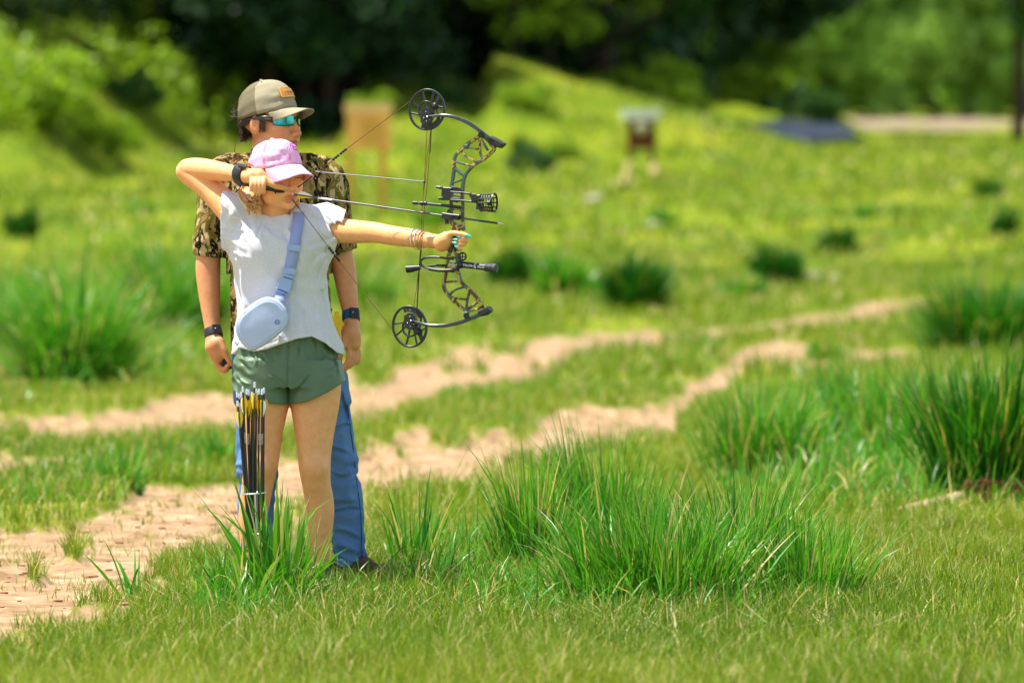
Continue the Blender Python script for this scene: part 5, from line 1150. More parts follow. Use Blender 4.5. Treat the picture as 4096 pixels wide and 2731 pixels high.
# ------------------------------------------------------------------ compound bow
BW = thing('compound_bow', B(1818, 960), 'camouflaged compound bow with black cams at full draw in the archer\'s outstretched hand', 'compound bow')
M_BLACK = simple('matte_black', (.014, .014, .015), .42, .45, amt=.3, ns=60)
M_LIMB = simple('black_limb', (.02, .025, .03), .22, .6, amt=.2)
t = NT('camo_riser_paint', .5, .4); n1 = t.noise(26, 2, .5, dist=.3)
t.col(t.mix(t.ramp(t.noise(20, 2, .5, dist=.2), [(0, (0, 0, 0)), (.57, (1, 1, 1))], True), t.ramp(n1, [(0, srgb(84, 60, 32)), (.40, srgb(86, 102, 84)), (.51, srgb(190, 156, 60)), (.58, srgb(96, 66, 36))], True), srgb(70, 92, 88))); M_RISER = t.m
M_STR = simple('brown_bowstring', srgb(112, 76, 30), .7, .2, amt=.1); M_STRB = simple('black_serving', (.015, .015, .015), .6, .3)
Bp = lambda pts, off=0: [B(u, v, off) for u, v in pts]
def text_mesh(body, size, m, parent, M, name='lettering', line=1.0, align='CENTER'):
    fc = bpy.data.curves.new('tmp', 'FONT'); fc.body = body; fc.size = size; fc.extrude = .0003; fc.align_x = align; fc.align_y = 'CENTER'; fc.space_line = line
    tmp = bpy.data.objects.new('tmp', fc); sc.collection.objects.link(tmp); bpy.context.view_layer.update()
    me = bpy.data.meshes.new_from_object(tmp.evaluated_get(bpy.context.evaluated_depsgraph_get())); bpy.data.objects.remove(tmp)
    me.transform(M); me.materials.clear(); me.materials.append(m); me.name = name
    o = bpy.data.objects.new(name, me); sc.collection.objects.link(o); o.parent = parent
    if parent.type == 'EMPTY': o.matrix_parent_inverse = Matrix.Translation(-Vector(parent.location))
    return o
M_WP = simple('white_print', (.8, .8, .8), .6, .2, amt=.02)
for s_, tp_ in TEMPLES:
    a_ = Vector(FM_.R @ np.array([0, -s_ * -1.0 * -1.0, 0])) ; xd_ = Vector(FM_.R @ np.array([.42, s_ * 1.0, 0])).normalized() if s_ > 0 else (FM_(-.0680, -.056, .008) - FM_(-.0805, -.033, .010)).normalized()
    if s_ > 0: xd_ = (FM_(.0805, -.033, .010) - FM_(.0680, -.056, .008)).normalized()
    zd_ = Vector(FM_.R @ np.array([s_, -.35, 0])); zd_ = (zd_ - xd_ * zd_.dot(xd_)).normalized(); yd_ = zd_.cross(xd_).normalized()
    text_mesh('SMITH', .0075, simple('gold_print', srgb(200, 180, 60), .5, .3), tp_, Matrix.Translation(FM_(s_ * .0765, -.0445, .0085) + zd_ * .0035) @ Matrix((xd_, yd_, zd_)).transposed().to_4x4())
# riser: two rails and struts, front and back sheet edges
def rail(mb, pts, w_, th=.013, off=0): mb.bar(spl(Bp(pts, off), max(6, len(pts) * 4)), w_ * .95, th, BN)
mb = MB()
rail(mb, [(1916, 546), (1892, 562), (1866, 580), (1842, 602), (1822, 622), (1817, 650), (1815, 690), (1809, 730), (1806, 765), (1806, 800), (1805, 838), (1804, 872), (1808, 893)], .0125)
rail(mb, [(1962, 576), (1978, 594), (1960, 616), (1931, 640), (1908, 652), (1885, 670), (1868, 690), (1857, 712), (1852, 740), (1850, 770), (1850, 806), (1850, 840), (1850, 870), (1852, 900), (1856, 922)], .0125)
rail(mb, [(1920, 545), (1940, 553), (1962, 574), (1976, 592)], .009)
rail(mb, [(1918, 556), (1920, 590), (1922, 615), (1932, 638)], .0075); rail(mb, [(1924, 556), (1938, 580), (1952, 602)], .0065)
rail(mb, [(1868, 588), (1890, 594), (1918, 598)], .0065); rail(mb, [(1846, 604), (1862, 622), (1884, 636), (1906, 648)], .0075)
rail(mb, [(1824, 646), (1848, 654), (1876, 660), (1884, 664)], .0075); rail(mb, [(1818, 672), (1838, 690), (1858, 704)], .010); rail(mb, [(1811, 700), (1822, 676)], .010)
rail(mb, [(1810, 732), (1830, 726), (1852, 716)], .006); rail(mb, [(1806, 752), (1824, 762), (1850, 758)], .009)
rail(mb, [(1806, 800), (1850, 800)], .008); rail(mb, [(1806, 832), (1850, 836)], .016); rail(mb, [(1804, 866), (1850, 866)], .012)
rail(mb, [(1806, 888), (1822, 902), (1848, 910)], .018)
mb.ball(B(1868, 585), .011, 6, (1, 1, 1))
# grip section
mb.bar(Bp([(1832, 896), (1822, 925), (1815, 955), (1808, 985), (1808, 1012)]), [.030, .026, .026, .027, .028], .024, BN)
rail(mb, [(1799, 1008), (1792, 1035), (1789, 1058), (1785, 1090), (1778, 1120), (1776, 1148), (1786, 1170), (1800, 1186), (1814, 1203), (1838, 1222), (1862, 1246), (1870, 1262)], .0125)
rail(mb, [(1824, 1012), (1829, 1035), (1830, 1060), (1834, 1088), (1840, 1112), (1852, 1136), (1880, 1160), (1900, 1182), (1914, 1200), (1930, 1220)], .0125)
rail(mb, [(1794, 1030), (1828, 1030)], .009); rail(mb, [(1788, 1060), (1832, 1062)], .022); rail(mb, [(1786, 1084), (1836, 1086)], .010)
rail(mb, [(1786, 1128), (1812, 1126), (1846, 1126)], .008); rail(mb, [(1800, 1178), (1820, 1160), (1856, 1148)], .0075)
rail(mb, [(1808, 1188), (1834, 1194), (1866, 1197)], .0075); rail(mb, [(1882, 1160), (1874, 1180), (1868, 1210), (1866, 1244)], .0085)
rail(mb, [(1916, 1202), (1894, 1220), (1868, 1240)], .009); rail(mb, [(1874, 1246), (1895, 1240), (1916, 1234), (1928, 1222)], .008)
mb.ball(B(1816, 1198), .010, 6); mb.ball(B(1866, 1256), .012, 7)
mb.build('riser', M_RISER, BW)
mb = MB(); mb.bar(Bp([(1822, 925), (1816, 955), (1809, 985), (1806, 1010)], .0), [.022, .020, .020, .018], .029, BN); mb.build('grip', M_BLACK, BW)
# limbs (split pairs) and pockets
for pts, nm in (([(1705, 469), (1740, 465), (1768, 462), (1800, 465), (1827, 472), (1855, 483), (1880, 496), (1908, 515), (1934, 536), (1956, 553), (1978, 570)], 'limb'), ([(1640, 1281), (1663, 1288), (1703, 1299), (1740, 1303), (1759, 1303), (1790, 1301), (1814, 1296), (1842, 1289), (1870, 1279), (1898, 1268), (1925, 1255)], 'limb')):
    mb = MB()
    for off in (-.013, .013): mb.bar(spl(Bp(pts, off), 26), [.0085 + .005 * min(1, i / 14) for i in range(26)], .010, BN)
    mb.build(nm, M_LIMB, BW)
mb = MB(); mb.bar(Bp([(1962, 556), (1990, 572), (2010, 584)]), [.022, .026, .020], .036, BN); mb.bar(Bp([(1984, 560), (2018, 580)]), .012, .03, BN)
pk = mb.build('limb_pocket', M_BLACK, BW, True); mb = MB(); mb.tube([B(1924, 539, -.02), B(1924, 539, .024)], .0115, 8); mb.tube([B(1998, 566, 0), B(1972, 600, 0)], .005, 8); mb.build('bolt', M_BLACK, pk)
mb = MB(); mb.bar(Bp([(1920, 1254), (1944, 1246), (1962, 1234)]), [.022, .026, .020], .036, BN)
pk = mb.build('limb_pocket', M_BLACK, BW, True); mb = MB(); mb.tube([B(1866, 1263, -.02), B(1866, 1263, .024)], .0115, 8); mb.tube([B(1925, 1214, 0), B(1940, 1246, 0)], .005, 8); mb.build('bolt', M_BLACK, pk)
# cams
def cam_wheel(cu, cv, ra, rb, tilt, axle, flip, hub_r=.030):
    ct, st_ = math.cos(tilt), math.sin(tilt)
    E = lambda a, s=1.0: (cu + s * (ra * math.cos(a) * ct - rb * math.sin(a) * st_), cv + s * (ra * math.cos(a) * st_ + rb * math.sin(a) * ct))
    mb = MB(); mb.bar([B(*E(a)) for a in np.linspace(0, 2 * math.pi, 56, endpoint=False)], .0072, .011, BN, closed=True)
    ax = B(*axle)
    ucol, vcol = axle
    for a_, s0 in ((200, 0), (245, 0), (285, 0), (165, 0)):
        a = math.radians(a_) if not flip else math.radians(-a_)
        e = E(a, .98); m_ = ((ucol * .45 + e[0] * .55) + 3, (vcol * .45 + e[1] * .55)); mb.bar(spl([B(ucol, vcol), B(*m_), B(*e)], 8), .0058, .008, BN)
    # inner module ring
    s2 = -1 if not flip else 1
    for a_ in (0,):
        ic = (ucol - 3, vcol + s2 * 26)
        mb.bar([B(ic[0] + 30 * math.cos(a), ic[1] + 36 * math.sin(a)) for a in np.linspace(0, 2 * math.pi, 30, endpoint=False)], .0058, .010, BN, closed=True)
    # eccentric arm with peg
    pg = (ucol + 32, vcol + s2 * 44); ea = E(math.radians(-50 if not flip else 50), .97)
    mb.bar([B(ucol + 10, vcol + s2 * 14), B(*pg), B(*ea)], [.02, .014, .016], .010, BN); mb.ball(B(*pg), .0135, 7)
    for a_ in (-12, 30): a = math.radians(a_ if not flip else -a_); mb.bar([B(*pg), B(*E(a, .98))], .005, .008, BN)
    # solid lower segment with holes left open between two bars
    for s in (.80, .92): mb.bar([B(*E(math.radians((q) if not flip else -q), s)) for q in np.linspace(25, 100, 14)], .008, .010, BN)
    for q in (30, 48, 66, 84, 100): a = math.radians(q if not flip else -q); mb.bar([B(*E(a, .74)), B(*E(a, 1.0))], .006, .010, BN)
    w_ = mb.build('cam', M_BLACK, BW)
    hb_ = MB(); n_ = 26; hc = (ucol - 1, vcol + (-2 if not flip else 2))
    ring_ = [B(hc[0] + 24 * math.cos(a) * 1.0, hc[1] + 34 * math.sin(a)) for a in np.linspace(0, 2 * math.pi, n_, endpoint=False)]
    hb_.plate(ring_, .018, BN); hb_.tube([B(ucol, vcol, -.03), B(ucol, vcol, .03)], .0065, 10); hb_.bar([B(hc[0], hc[1] + 10), B(hc[0] - 22, hc[1] + (22 if not flip else -22))], .012, .014, BN)
    hb_.build('hub', M_BLACK, w_)
    mb = MB(); mb.ball(B(ucol, vcol, .031), .004, 6)
    for a in (.6, 1.7, 2.8, 4.4): mb.ball(B(hc[0] + 14 * math.cos(a), hc[1] + 20 * math.sin(a), .0095), .0022, 5)
    mb.build('axle_pin', M_SILV, w_)
cam_wheel(1708, 439, 69, 80, .12, (1709, 468), False)
cam_wheel(1639, 1306, 66, 81, -.16, (1644, 1283), True)
# string and cables
NK = (1156, 775)
mb = MB(); mb.tube([B(1664, 388), B(1382, 599), B(1255, 700)], .0013, 6); mb.tube([B(1255, 700), B(1240, 713), B(1180, 757), B(*NK)], .0017, 6)
mb.tube([B(*NK), B(1176, 806), B(1327, 1005), B(1580, 1331)], .0013, 6); mb.tube([B(*NK), B(1176, 806), B(1188, 822)], .0019, 6); mb.build('bowstring', M_STR, BW)
mb = MB()
for pts in ([(1250, 704), (1230, 722), (1185, 753), NK], [NK, (1172, 802), (1196, 833)], ): mb.tube(Bp(pts), .0021, 6)
mb.ball(B(1166, 789), .0045, 6, (1, 1, .8)); mb.build('serving', M_STRB, BW)
def on_line(a, b, u): t_ = (u - a[0]) / (b[0] - a[0]); return B(u, a[1] + (b[1] - a[1]) * t_)
for grp, a_, b_ in (((1334, 1343, 1352), (1382, 599), (1255, 700)), ((1364, 1373, 1382), (1382, 599), (1255, 700)), ((1318, 1325, 1332), (1176, 806), (1327, 1005)), ((1341, 1348, 1355), (1327, 1005), (1580, 1331))):
    bd = MB()
    for u in grp: bd.ball(on_line(a_, b_, u), .0056, 6)
    bd.build('string_silencer', M_BLACK, BW)
mb = MB()
mb.tube(Bp([(1709, 508), (1702, 640), (1695, 760), (1690, 812), (1686, 900), (1683, 1000), (1677, 1062), (1668, 1140), (1654, 1232)], .004), .0012, 5)
mb.tube(Bp([(1725, 512), (1716, 640), (1705, 780), (1699, 812), (1692, 920), (1686, 1000), (1678, 1070), (1674, 1150), (1668, 1240), (1664, 1278)], .010), .0014, 5)
mb.tube(Bp([(1724, 512), (1710, 620), (1700, 725)], .007), .0012, 5); mb.build('cable', M_STR, BW)
mb = MB(); mb.tube(Bp([(1725, 512), (1720, 610)], .0102), .0022, 6); mb.tube(Bp([(1683, 1000), (1676, 1080), (1672, 1160), (1667, 1250)], .0102), .0022, 6); mb.tube(Bp([(1698, 725), (1695, 760)], .004), .002, 6); mb.build('cable_serving', M_STRB, BW)
mb = MB(); mb.tube(Bp([(1262, 686), (1284, 689), (1500, 708), (1694, 727)]), [.0028, .0022, .0020, .0022], 7); mb.ball(B(1284, 688), .0042, 6); mb.ball(B(1697, 727), .006, 6); mb.build('peep_tube', simple('grey_tube', (.10, .10, .10), .35, .5), BW)
# cable guard rod
mb = MB(); mb.tube(Bp([(1652, 811), (1670, 812)], .008), .0068, 10); mb.tube(Bp([(1668, 812), (1740, 818), (1842, 830)], .008), [.0048, .0052, .0062], 10)
for u in (1684, 1698): mb.tube(Bp([(u, 813), (u + 9, 814)], .008), .0085, 10)
mb.build('cable_guard', M_BLACK, BW)
# sight
sg_ = MB()
sg_.bar(Bp([(1768, 775), (1806, 776)], .016), [.048, .046], .010, BN); sg_.tube(Bp([(1746, 749), (1762, 749)], .016), .005, 8); sg_.bar(Bp([(1758, 752), (1772, 750)], .016), .010, .012, BN); sg_.bar(Bp([(1756, 795), (1774, 793)], .016), .010, .012, BN)
for v0, v1 in ((768, 775), (800, 804)): sg_.bar(Bp([(1804, v0), (1850, v0 + 3), (1905, v1 + 5)], .018), .0065, .008, BN)
for v in (755, 782, 792): sg_.bar(Bp([(1806, v), (1850, v + 6)], .018), .0055, .006, BN)
sg_.bar(Bp([(1806, 750), (1828, 752), (1846, 762), (1850, 776)], .018), .009, .006, BN); sg_.bar(Bp([(1806, 800), (1828, 806), (1846, 796)], .018), .010, .006, BN); sg_.bar(Bp([(1846, 768), (1850, 800)], .018), .006, .006, BN)
sg_.bar(Bp([(1880, 774), (1900, 798), (1902, 806)], .018), [.008, .024, .016], .014, BN); sg_.bar(Bp([(1902, 786), (1922, 786)], .012), .012, .016, BN)
sg_.bar(Bp([(1919, 786), (1919, 838)], .006), .016, .034, BN)
si = sg_.build('sight', M_BLACK, BW)
mb = MB(); c_ = B(1951, 810, .0); axx = BX; 
for k_, u in enumerate((1925, 1934, 1944, 1954, 1964, 1977)):
    r_ = .031 if k_ < 5 else .034; cc_ = B(u, 811, 0); th_ = .0030 if k_ < 5 else .007
    mb.bar([cc_ + BN * r_ * math.cos(a) * .8 + Vector((0, 0, 1)) * r_ * math.sin(a) for a in np.linspace(0, 2 * math.pi, 30, endpoint=False)], .003, th_, axx, closed=True)
for a in np.linspace(0, 2 * math.pi, 12, endpoint=False): mb.bar([B(1925, 811) + BN * .025 * math.cos(a) + Vector((0, 0, 1)) * .031 * math.sin(a), B(1977, 811) + BN * .027 * math.cos(a) + Vector((0, 0, 1)) * .033 * math.sin(a)], .004, .0025, (BN * math.cos(a) + Vector((0, 0, math.sin(a)))))
mb.tube(Bp([(1951, 812), (1962, 812)], .03), .009, 12); mb.build('scope_housing', M_BLACK, si)
mb = MB(); mb.tube(spl(Bp([(1926, 806), (1928, 838), (1940, 847), (1955, 843)], .012), 10), .0014, 5); mb.build('fibre_optic', simple('orange_fibre', srgb(240, 150, 30), .3, .5), si)
# rest
mb = MB(); mb.bar(Bp([(1770, 862), (1800, 866), (1838, 870)], .016), [.022, .021, .020], .014, BN); mb.bar(Bp([(1786, 872), (1788, 896)], .010), .012, .014, BN)
for u in (1808, 1826): mb.tube(Bp([(u, 868)], .022) + Bp([(u, 868)], .030), .0065, 10)
mb.bar(Bp([(1790, 850), (1797, 838)], .006), .006, .006, BN); mb.build('arrow_rest', M_BLACK, BW)
# stabilizer, string stop, wrist sling
mb = MB(); mb.tube(Bp([(1834, 1058), (1850, 1060)], .004), .0135, 16); mb.tube(Bp([(1848, 1058), (1944, 1069)], .004), .0118, 18)
stb = mb.build('stabilizer', M_BLACK, BW); mb = MB()
mb.tube(Bp([(1942, 1069), (1950, 1070), (1951, 1070), (1962, 1071), (1963, 1071), (1968, 1072), (1969, 1072), (1984, 1074), (1988, 1074)], .004), [.0145, .0148, .0136, .0136, .0175, .0175, .0160, .0175, .014], 18); mb.build('damper', simple('grey_rubber', (.05, .05, .052), .6, .3), stb)
xd = (B(1944, 1069) - B(1848, 1058)).normalized(); zd = BN; yd = zd.cross(xd).normalized()
text_mesh('TROPHY  RIDGE', .0128, M_WP, stb, Matrix.Translation(B(1899, 1066, .0163)) @ Matrix((xd, yd, zd)).transposed().to_4x4())
mb = MB(); c_ = B(1901, 1059, .0165)     # small deer-head mark between the words
mb.ball(B(1901, 1070, .0155), .003, 5, (1, .3, 1.4))
for s_ in (-1, 1):
    mb.tube([c_ + yd * -.002, c_ + xd * s_ * .004 + yd * .003, c_ + xd * s_ * .005 + yd * .007], .0006, 4); mb.tube([c_ + xd * s_ * .003 + yd * .002, c_ + xd * s_ * .001 + yd * .006], .0005, 4)
mb.build('emblem', simple('white_emblem', (.75, .75, .75), .6, .2), stb)
mb = MB(); mb.tube(Bp([(1790, 1062), (1750, 1061), (1700, 1068)], .006), .0042, 8); mb.tube(Bp([(1682, 1070), (1664, 1072), (1645, 1075), (1628, 1076)], .006), [.0085, .011, .0135, .014], 12); mb.tube(Bp([(1748, 1061), (1775, 1064)], .012), .005, 8); mb.build('string_stop', M_BLACK, BW)
mb = MB(); mb.tube(spl(Bp([(1815, 1036), (1784, 1033), (1740, 1028), (1700, 1031), (1684, 1044), (1686, 1060), (1704, 1070), (1745, 1078), (1790, 1081), (1828, 1076)], .016), 34), .0042, 8)
mb.tube(spl(Bp([(1700, 1070), (1740, 1080), (1785, 1082), (1826, 1078)], .018), 12), [.003] * 2 + [.0062] * 8 + [.004] * 2, 8); mb.build('wrist_sling', M_BLACK, BW)
mb = MB(); mb.tube([B(1850 + 14 * math.cos(a), 1026 + 15 * math.sin(a), .004) for a in np.linspace(0, 2 * math.pi, 20)], .0032, 6, cap=False); mb.tube(Bp([(1836, 1012), (1842, 1044), (1834, 1060), (1832, 1085)], .008), .0042, 7); mb.tube(Bp([(1850, 1012), (1850, 1042)], .004), .002, 5); mb.tube(Bp([(1838, 1026), (1866, 1028)], .004), .002, 5); mb.build('sling_loop', M_BLACK, BW)
text_mesh('THE\nPRED BEAR\nWAY', .0068, M_WP, BW, Matrix.Translation(B(1812, 1060, .0155)) @ Matrix((BX, Vector((0, 0, 1)), BN)).transposed().to_4x4(), 'decal', .9)

# ------------------------------------------------------------------ arrows
M_CARB = simple('black_carbon', (.012, .012, .013), .30, .55, amt=.2, ns=90); M_CARBG = simple('grey_carbon', (.06, .06, .065), .3, .55, amt=.2)
M_NOCK = simple('white_nock', (.75, .78, .85), .3, .5, amt=.03); M_VY = simple('yellow_vane', srgb(250, 206, 20), .5, .3, amt=.04); M_VW = simple('white_vane', (.82, .82, .86), .5, .3, amt=.03)
M_TIP = simple('steel_tip', (.6, .6, .6), .3, .5, 1.0)
def vane(a, b, out, h, m, parent):
    a = Vector(a); b = Vector(b); out = Vector(out); out = (out - (b - a).normalized() * out.dot((b - a).normalized())).normalized()
    prof = [(0, .25), (.08, .75), (.22, 1.0), (.45, .92), (.75, .5), (1, .03)]; mb = MB(); poly = [a + (b - a) * t_ + out * (h * q + .0025) for t_, q in prof]
    mb.plate([a] + poly + [b], .0006, (b - a).cross(out)); mb.build('vane', m, parent, False)
ar = thing('arrow', B(1155, 775, .008), 'arrow nocked on the drawn bowstring, with one pale and one yellow vane', 'arrow')
A0, A1 = B(1160, 776, .008), B(2004, 895, .008); ad_ = A1 - A0; at = lambda u: A0 + ad_ * ((u - 1160) / (2004 - 1160))
mb = MB(); mb.tube([at(1175), at(1920)], .0036, 12); mb.build('shaft', M_CARBG, ar)
mb = MB(); mb.tube([at(1920), at(1992)], .0038, 12); mb.build('insert', M_CARB, ar)
mb = MB(); mb.tube([at(1992), at(2006), at(2018)], [.004, .0034, .0006], 10); mb.build('arrow_tip', M_TIP, ar)
mb = MB(); mb.tube([at(1156), at(1166), at(1176)], [.0030, .0042, .0036], 10); mb.build('nock', M_NOCK, ar)
mb = MB(); mb.tube([at(1274), at(1330)], .0039, 12); mb.build('wrap', M_VW, ar)
vane(at(1192), at(1256), Vector((0, -.3, 1)), .014, M_VW, ar); vane(at(1192), at(1256), Vector((0, -.9, -.6)), .012, M_VY, ar); vane(at(1192), at(1256), Vector((0, 1, -.3)), .012, M_VY, ar)
# bunch of arrows standing in the ground quiver
QD = -.34; QG = 'arrows standing in the ground quiver'
gq = P(1040, 2350, QD); gz = float(terrain(gq.x, gq.y))
arr = [  # nock u,v ; u at ring ; foot u ; depth offset ; vane colours ; description
    (1019, 1527, 1013, 1037, 0.00, 'yyw', 'tallest arrow, its nock highest over the shorts hem'),
    (971, 1545, 992, 1026, -.012, 'ywy', 'arrow with yellow and white vanes, second tallest, left of the tallest'),
    (987, 1555, 1000, 1030, .012, 'yyy', 'arrow between the second tallest and the tallest, slightly behind'),
    (994, 1558, 1004, 1032, .020, 'yyy', 'arrow just right of it with its nock touching its neighbour'),
    (948, 1566, 984, 1021, .014, 'wyy', 'leftmost arrow of the bunch with a white outer vane'),
    (957, 1572, 988, 1024, .022, 'ywy', 'arrow behind the leftmost pair'),
    (966, 1566, 990, 1027, .028, 'yyw', 'arrow hidden behind the second tallest one'),
    (950, 1602, 981, 1018, -.022, 'yyw', 'lowest arrow, leaning left in front with big yellow vanes'),
    (1008, 1567, 1008, 1035, .028, 'yyy', 'thin gap arrow behind the tallest one'),
    (1026, 1554, 1024, 1042, .014, 'ywy', 'arrow just right of the tallest one'),
    (1037, 1554, 1034, 1047, .006, 'yyy', 'arrow with lettering facing out, right of the middle'),
    (1049, 1555, 1046, 1052, -.014, 'wyy', 'front right arrow with a white middle vane'),
    (1056, 1550, 1054, 1057, .004, 'yyy', 'rightmost arrow of the bunch'),
    (1030, 1562, 1018, 1040, .030, 'yyy', 'rear arrow filling the middle of the bunch')]
for i, (nu_, nv_, ru_, fu_, dd, vc, lab) in enumerate(arr):
    top = P(nu_, nv_, QD + dd); rg = P(ru_, 1972, QD + dd * .8); ft = P(fu_, 2352, QD + dd * .5); ft.z = gz - .01
    r_ = thing('arrow', ft, 'black ' + lab, 'arrow', QG); ctr = spl([ft, rg, top], 7); dirn = (ctr[-1] - ctr[-2]).normalized()
    mb = MB(); mb.tube(ctr[:-1] + [top - dirn * .02], .0037, 10); sh_ = mb.build('shaft', M_CARB, r_)
    mb = MB(); mb.tube([top - dirn * .022, top - dirn * .014, top], [.0037, .0045, .0034], 8); mb.build('nock', M_NOCK, r_)
    v0 = top - dirn * .040; v1 = top - dirn * .104; ph = random.uniform(-.5, .5)
    for k_, c in enumerate(vc): a = ph + k_ * 2.094 + math.pi * (.0 if c == 'w' else 0); vane(v0, v1, Vector((math.cos(a), math.sin(a) * .9, 0)), .0125, M_VY if c == 'y' else M_VW, r_)
    if i in (1, 2, 10, 11):
        q_ = rg + (top - rg) * .52; dn_ = -(top - rg).normalized(); zz = Vector((0, -1, 0)); zz = (zz - dn_ * zz.dot(dn_)).normalized(); yy_ = zz.cross(dn_)
        text_mesh('WRATH', .0105, M_WP, r_, Matrix.Translation(q_ + zz * .0042) @ Matrix((dn_, yy_, zz)).transposed().to_4x4())
gs = thing('ground_quiver', (gq.x, gq.y, gz), 'thin galvanised wire stake with a loop holding the bunch of arrows', 'ground quiver')
M_WIRE = simple('galvanised_wire', (.55, .56, .58), .35, .5, 1.0, amt=.1)
mb = MB(); rc = P(1017, 1972, QD); mb.tube([rc + Vector((.043 * math.cos(a), .042 * math.sin(a), .003 * math.cos(a))) for a in np.linspace(0, 2 * math.pi, 33)], .0034, 8, cap=False); mb.build('loop', M_WIRE, gs)
mb = MB(); sp_ = [P(1020, 1976, QD - .045), P(1024, 2060, QD - .045), P(1031, 2180, QD - .042), P(1036, 2340, QD - .04)]; mb.tube(spl(sp_, 16), .0036, 8); mb.ball(P(1034, 2135, QD - .047), .006, 5, (1, 1, .7)); mb.build('stake', M_WIRE, gs)

# ------------------------------------------------------------------ sling bag on the archer
t = NT('pale_blue_nylon', .62, .3); t.col(t.ramp(t.noise(6, 3), [(.3, srgb(176, 190, 222)), (.7, srgb(186, 200, 228))])); t.bump(t.noise(700, 2), .1, .0006); M_BAG = t.m
M_STRAP = simple('blue_webbing', srgb(150, 164, 210), .8, .2, ns=300, amt=.08, bump=.3); M_BUCK = simple('blue_plastic', srgb(150, 172, 212), .4, .4, amt=.04)
bg_ = thing('sling_bag', P(1046, 1300, -.13), 'pale blue nylon belt bag worn across the grey T-shirt', 'bag')
oc = P(1046, 1302, -.148)
outl = [(941, 1300), (948, 1275), (966, 1250), (1008, 1216), (1050, 1192), (1085, 1190), (1112, 1200), (1140, 1228), (1153, 1262), (1150, 1292), (1132, 1322), (1085, 1362), (1046, 1388), (1012, 1402), (984, 1390), (962, 1366), (948, 1338)]
_o = [Vector((u, v, 0)) for u, v in outl]; _n = len(_o); outl2 = []
for i_ in range(_n):
    a_, b_, c_, d_ = _o[i_ - 1], _o[i_], _o[(i_ + 1) % _n], _o[(i_ + 2) % _n]
    for f_ in (0, .25, .5, .75): outl2.append(.5 * ((2 * b_) + (c_ - a_) * f_ + (2 * a_ - 5 * b_ + 4 * c_ - d_) * f_ * f_ + (3 * b_ - a_ - 3 * c_ + d_) * f_ ** 3))
pl = np.array([(P(q.x, q.y, -.148).x, P(q.x, q.y, -.148).z) for q in outl2])
def poly_sd(x, z):
    d = np.full(len(x), 9.0); ins = np.zeros(len(x), bool); n_ = len(pl)
    for i in range(n_):
        a = pl[i]; b = pl[(i + 1) % n_]; e = b - a; w0 = x - a[0]; w1 = z - a[1]; t_ = np.clip((w0 * e[0] + w1 * e[1]) / (e @ e), 0, 1)
        d = np.minimum(d, np.hypot(w0 - e[0] * t_, w1 - e[1] * t_)); c = ((a[1] > z) != (b[1] > z)) & (x < (b[0] - a[0]) * (z - a[1]) / (b[1] - a[1] + 1e-12) + a[0]); ins ^= c
    return np.where(ins, -d, d)
S = Sdf(); hw = .025
def bf(p):
    e = poly_sd(p[:, 0], p[:, 2]) + .016; y = np.abs(p[:, 1] - oc.y - .25 * (p[:, 0] - oc.x) * 0) - hw + .016 - .008 * np.exp(-((p[:, 0] - oc.x) ** 2 + (p[:, 2] - oc.z) ** 2) / .004)
    d = np.hypot(np.maximum(e, 0), np.maximum(y, 0)) + np.minimum(np.maximum(e, y), 0) - .016
    d = d + .0022 * np.exp(-((np.hypot(0, poly_sd(p[:, 0], p[:, 2]) + .011)) / .0022) ** 2) * (p[:, 1] < oc.y - .01)          # piped edge groove
    return d + .0022 * (fbm(p[:, 0] * 26, p[:, 2] * 26, 4, 2) - .4)
S._add('add', bf, (pl[:, 0].min(), oc.y - .04, pl[:, 1].min()), (pl[:, 0].max(), oc.y + .04, pl[:, 1].max()), .01)
build_sdf(S, 'pouch', .003, M_BAG, bg_)
mb = MB(); zp = [P(u, v, -.148 - hw + .006) for u, v in ((1010, 1222), (1050, 1199), (1084, 1197), (1108, 1210), (1130, 1232))]; mb.bar(spl(zp, 16), .006, .003, (0, -1, .3)); mb.build('zip', simple('pale_zip', (.75, .8, .9), .4, .4, ns=500, amt=.2), bg_)
sm_ = [Vector((oc.x + (a - oc.x) * .90, oc.y - hw + .0035, oc.z + (b - oc.z) * .90)) for a, b in pl]; mb = MB(); mb.tube(sm_ + sm_[:1], .0011, 5, cap=False)
mb.tube(spl([P(u, v, -.148 - hw + .0035) for u, v in ((1085, 1200), (1106, 1226), (1126, 1252), (1137, 1280), (1132, 1304))], 14), .0012, 5); mb.build('piping', simple('blue_piping', srgb(128, 146, 196), .6, .3), bg_)
mb = MB(); lc = P(1109, 1288, -.148 - hw - .006); mb.tube([lc + Vector((.0085 * math.cos(a), 0, .0085 * math.sin(a))) for a in np.linspace(0, 6.283, 24)], .0009, 5, cap=False)
mb.tube(spl([lc + Vector(q) for q in ((-.006, 0, -.003), (-.003, 0, -.004), (-.005, 0, .002), (0, 0, .006), (.005, 0, .002), (.003, 0, -.004), (.006, 0, -.003))], 16), .0008, 5); mb.build('emblem', simple('blue_emblem', srgb(84, 112, 176), .4, .4), bg_)
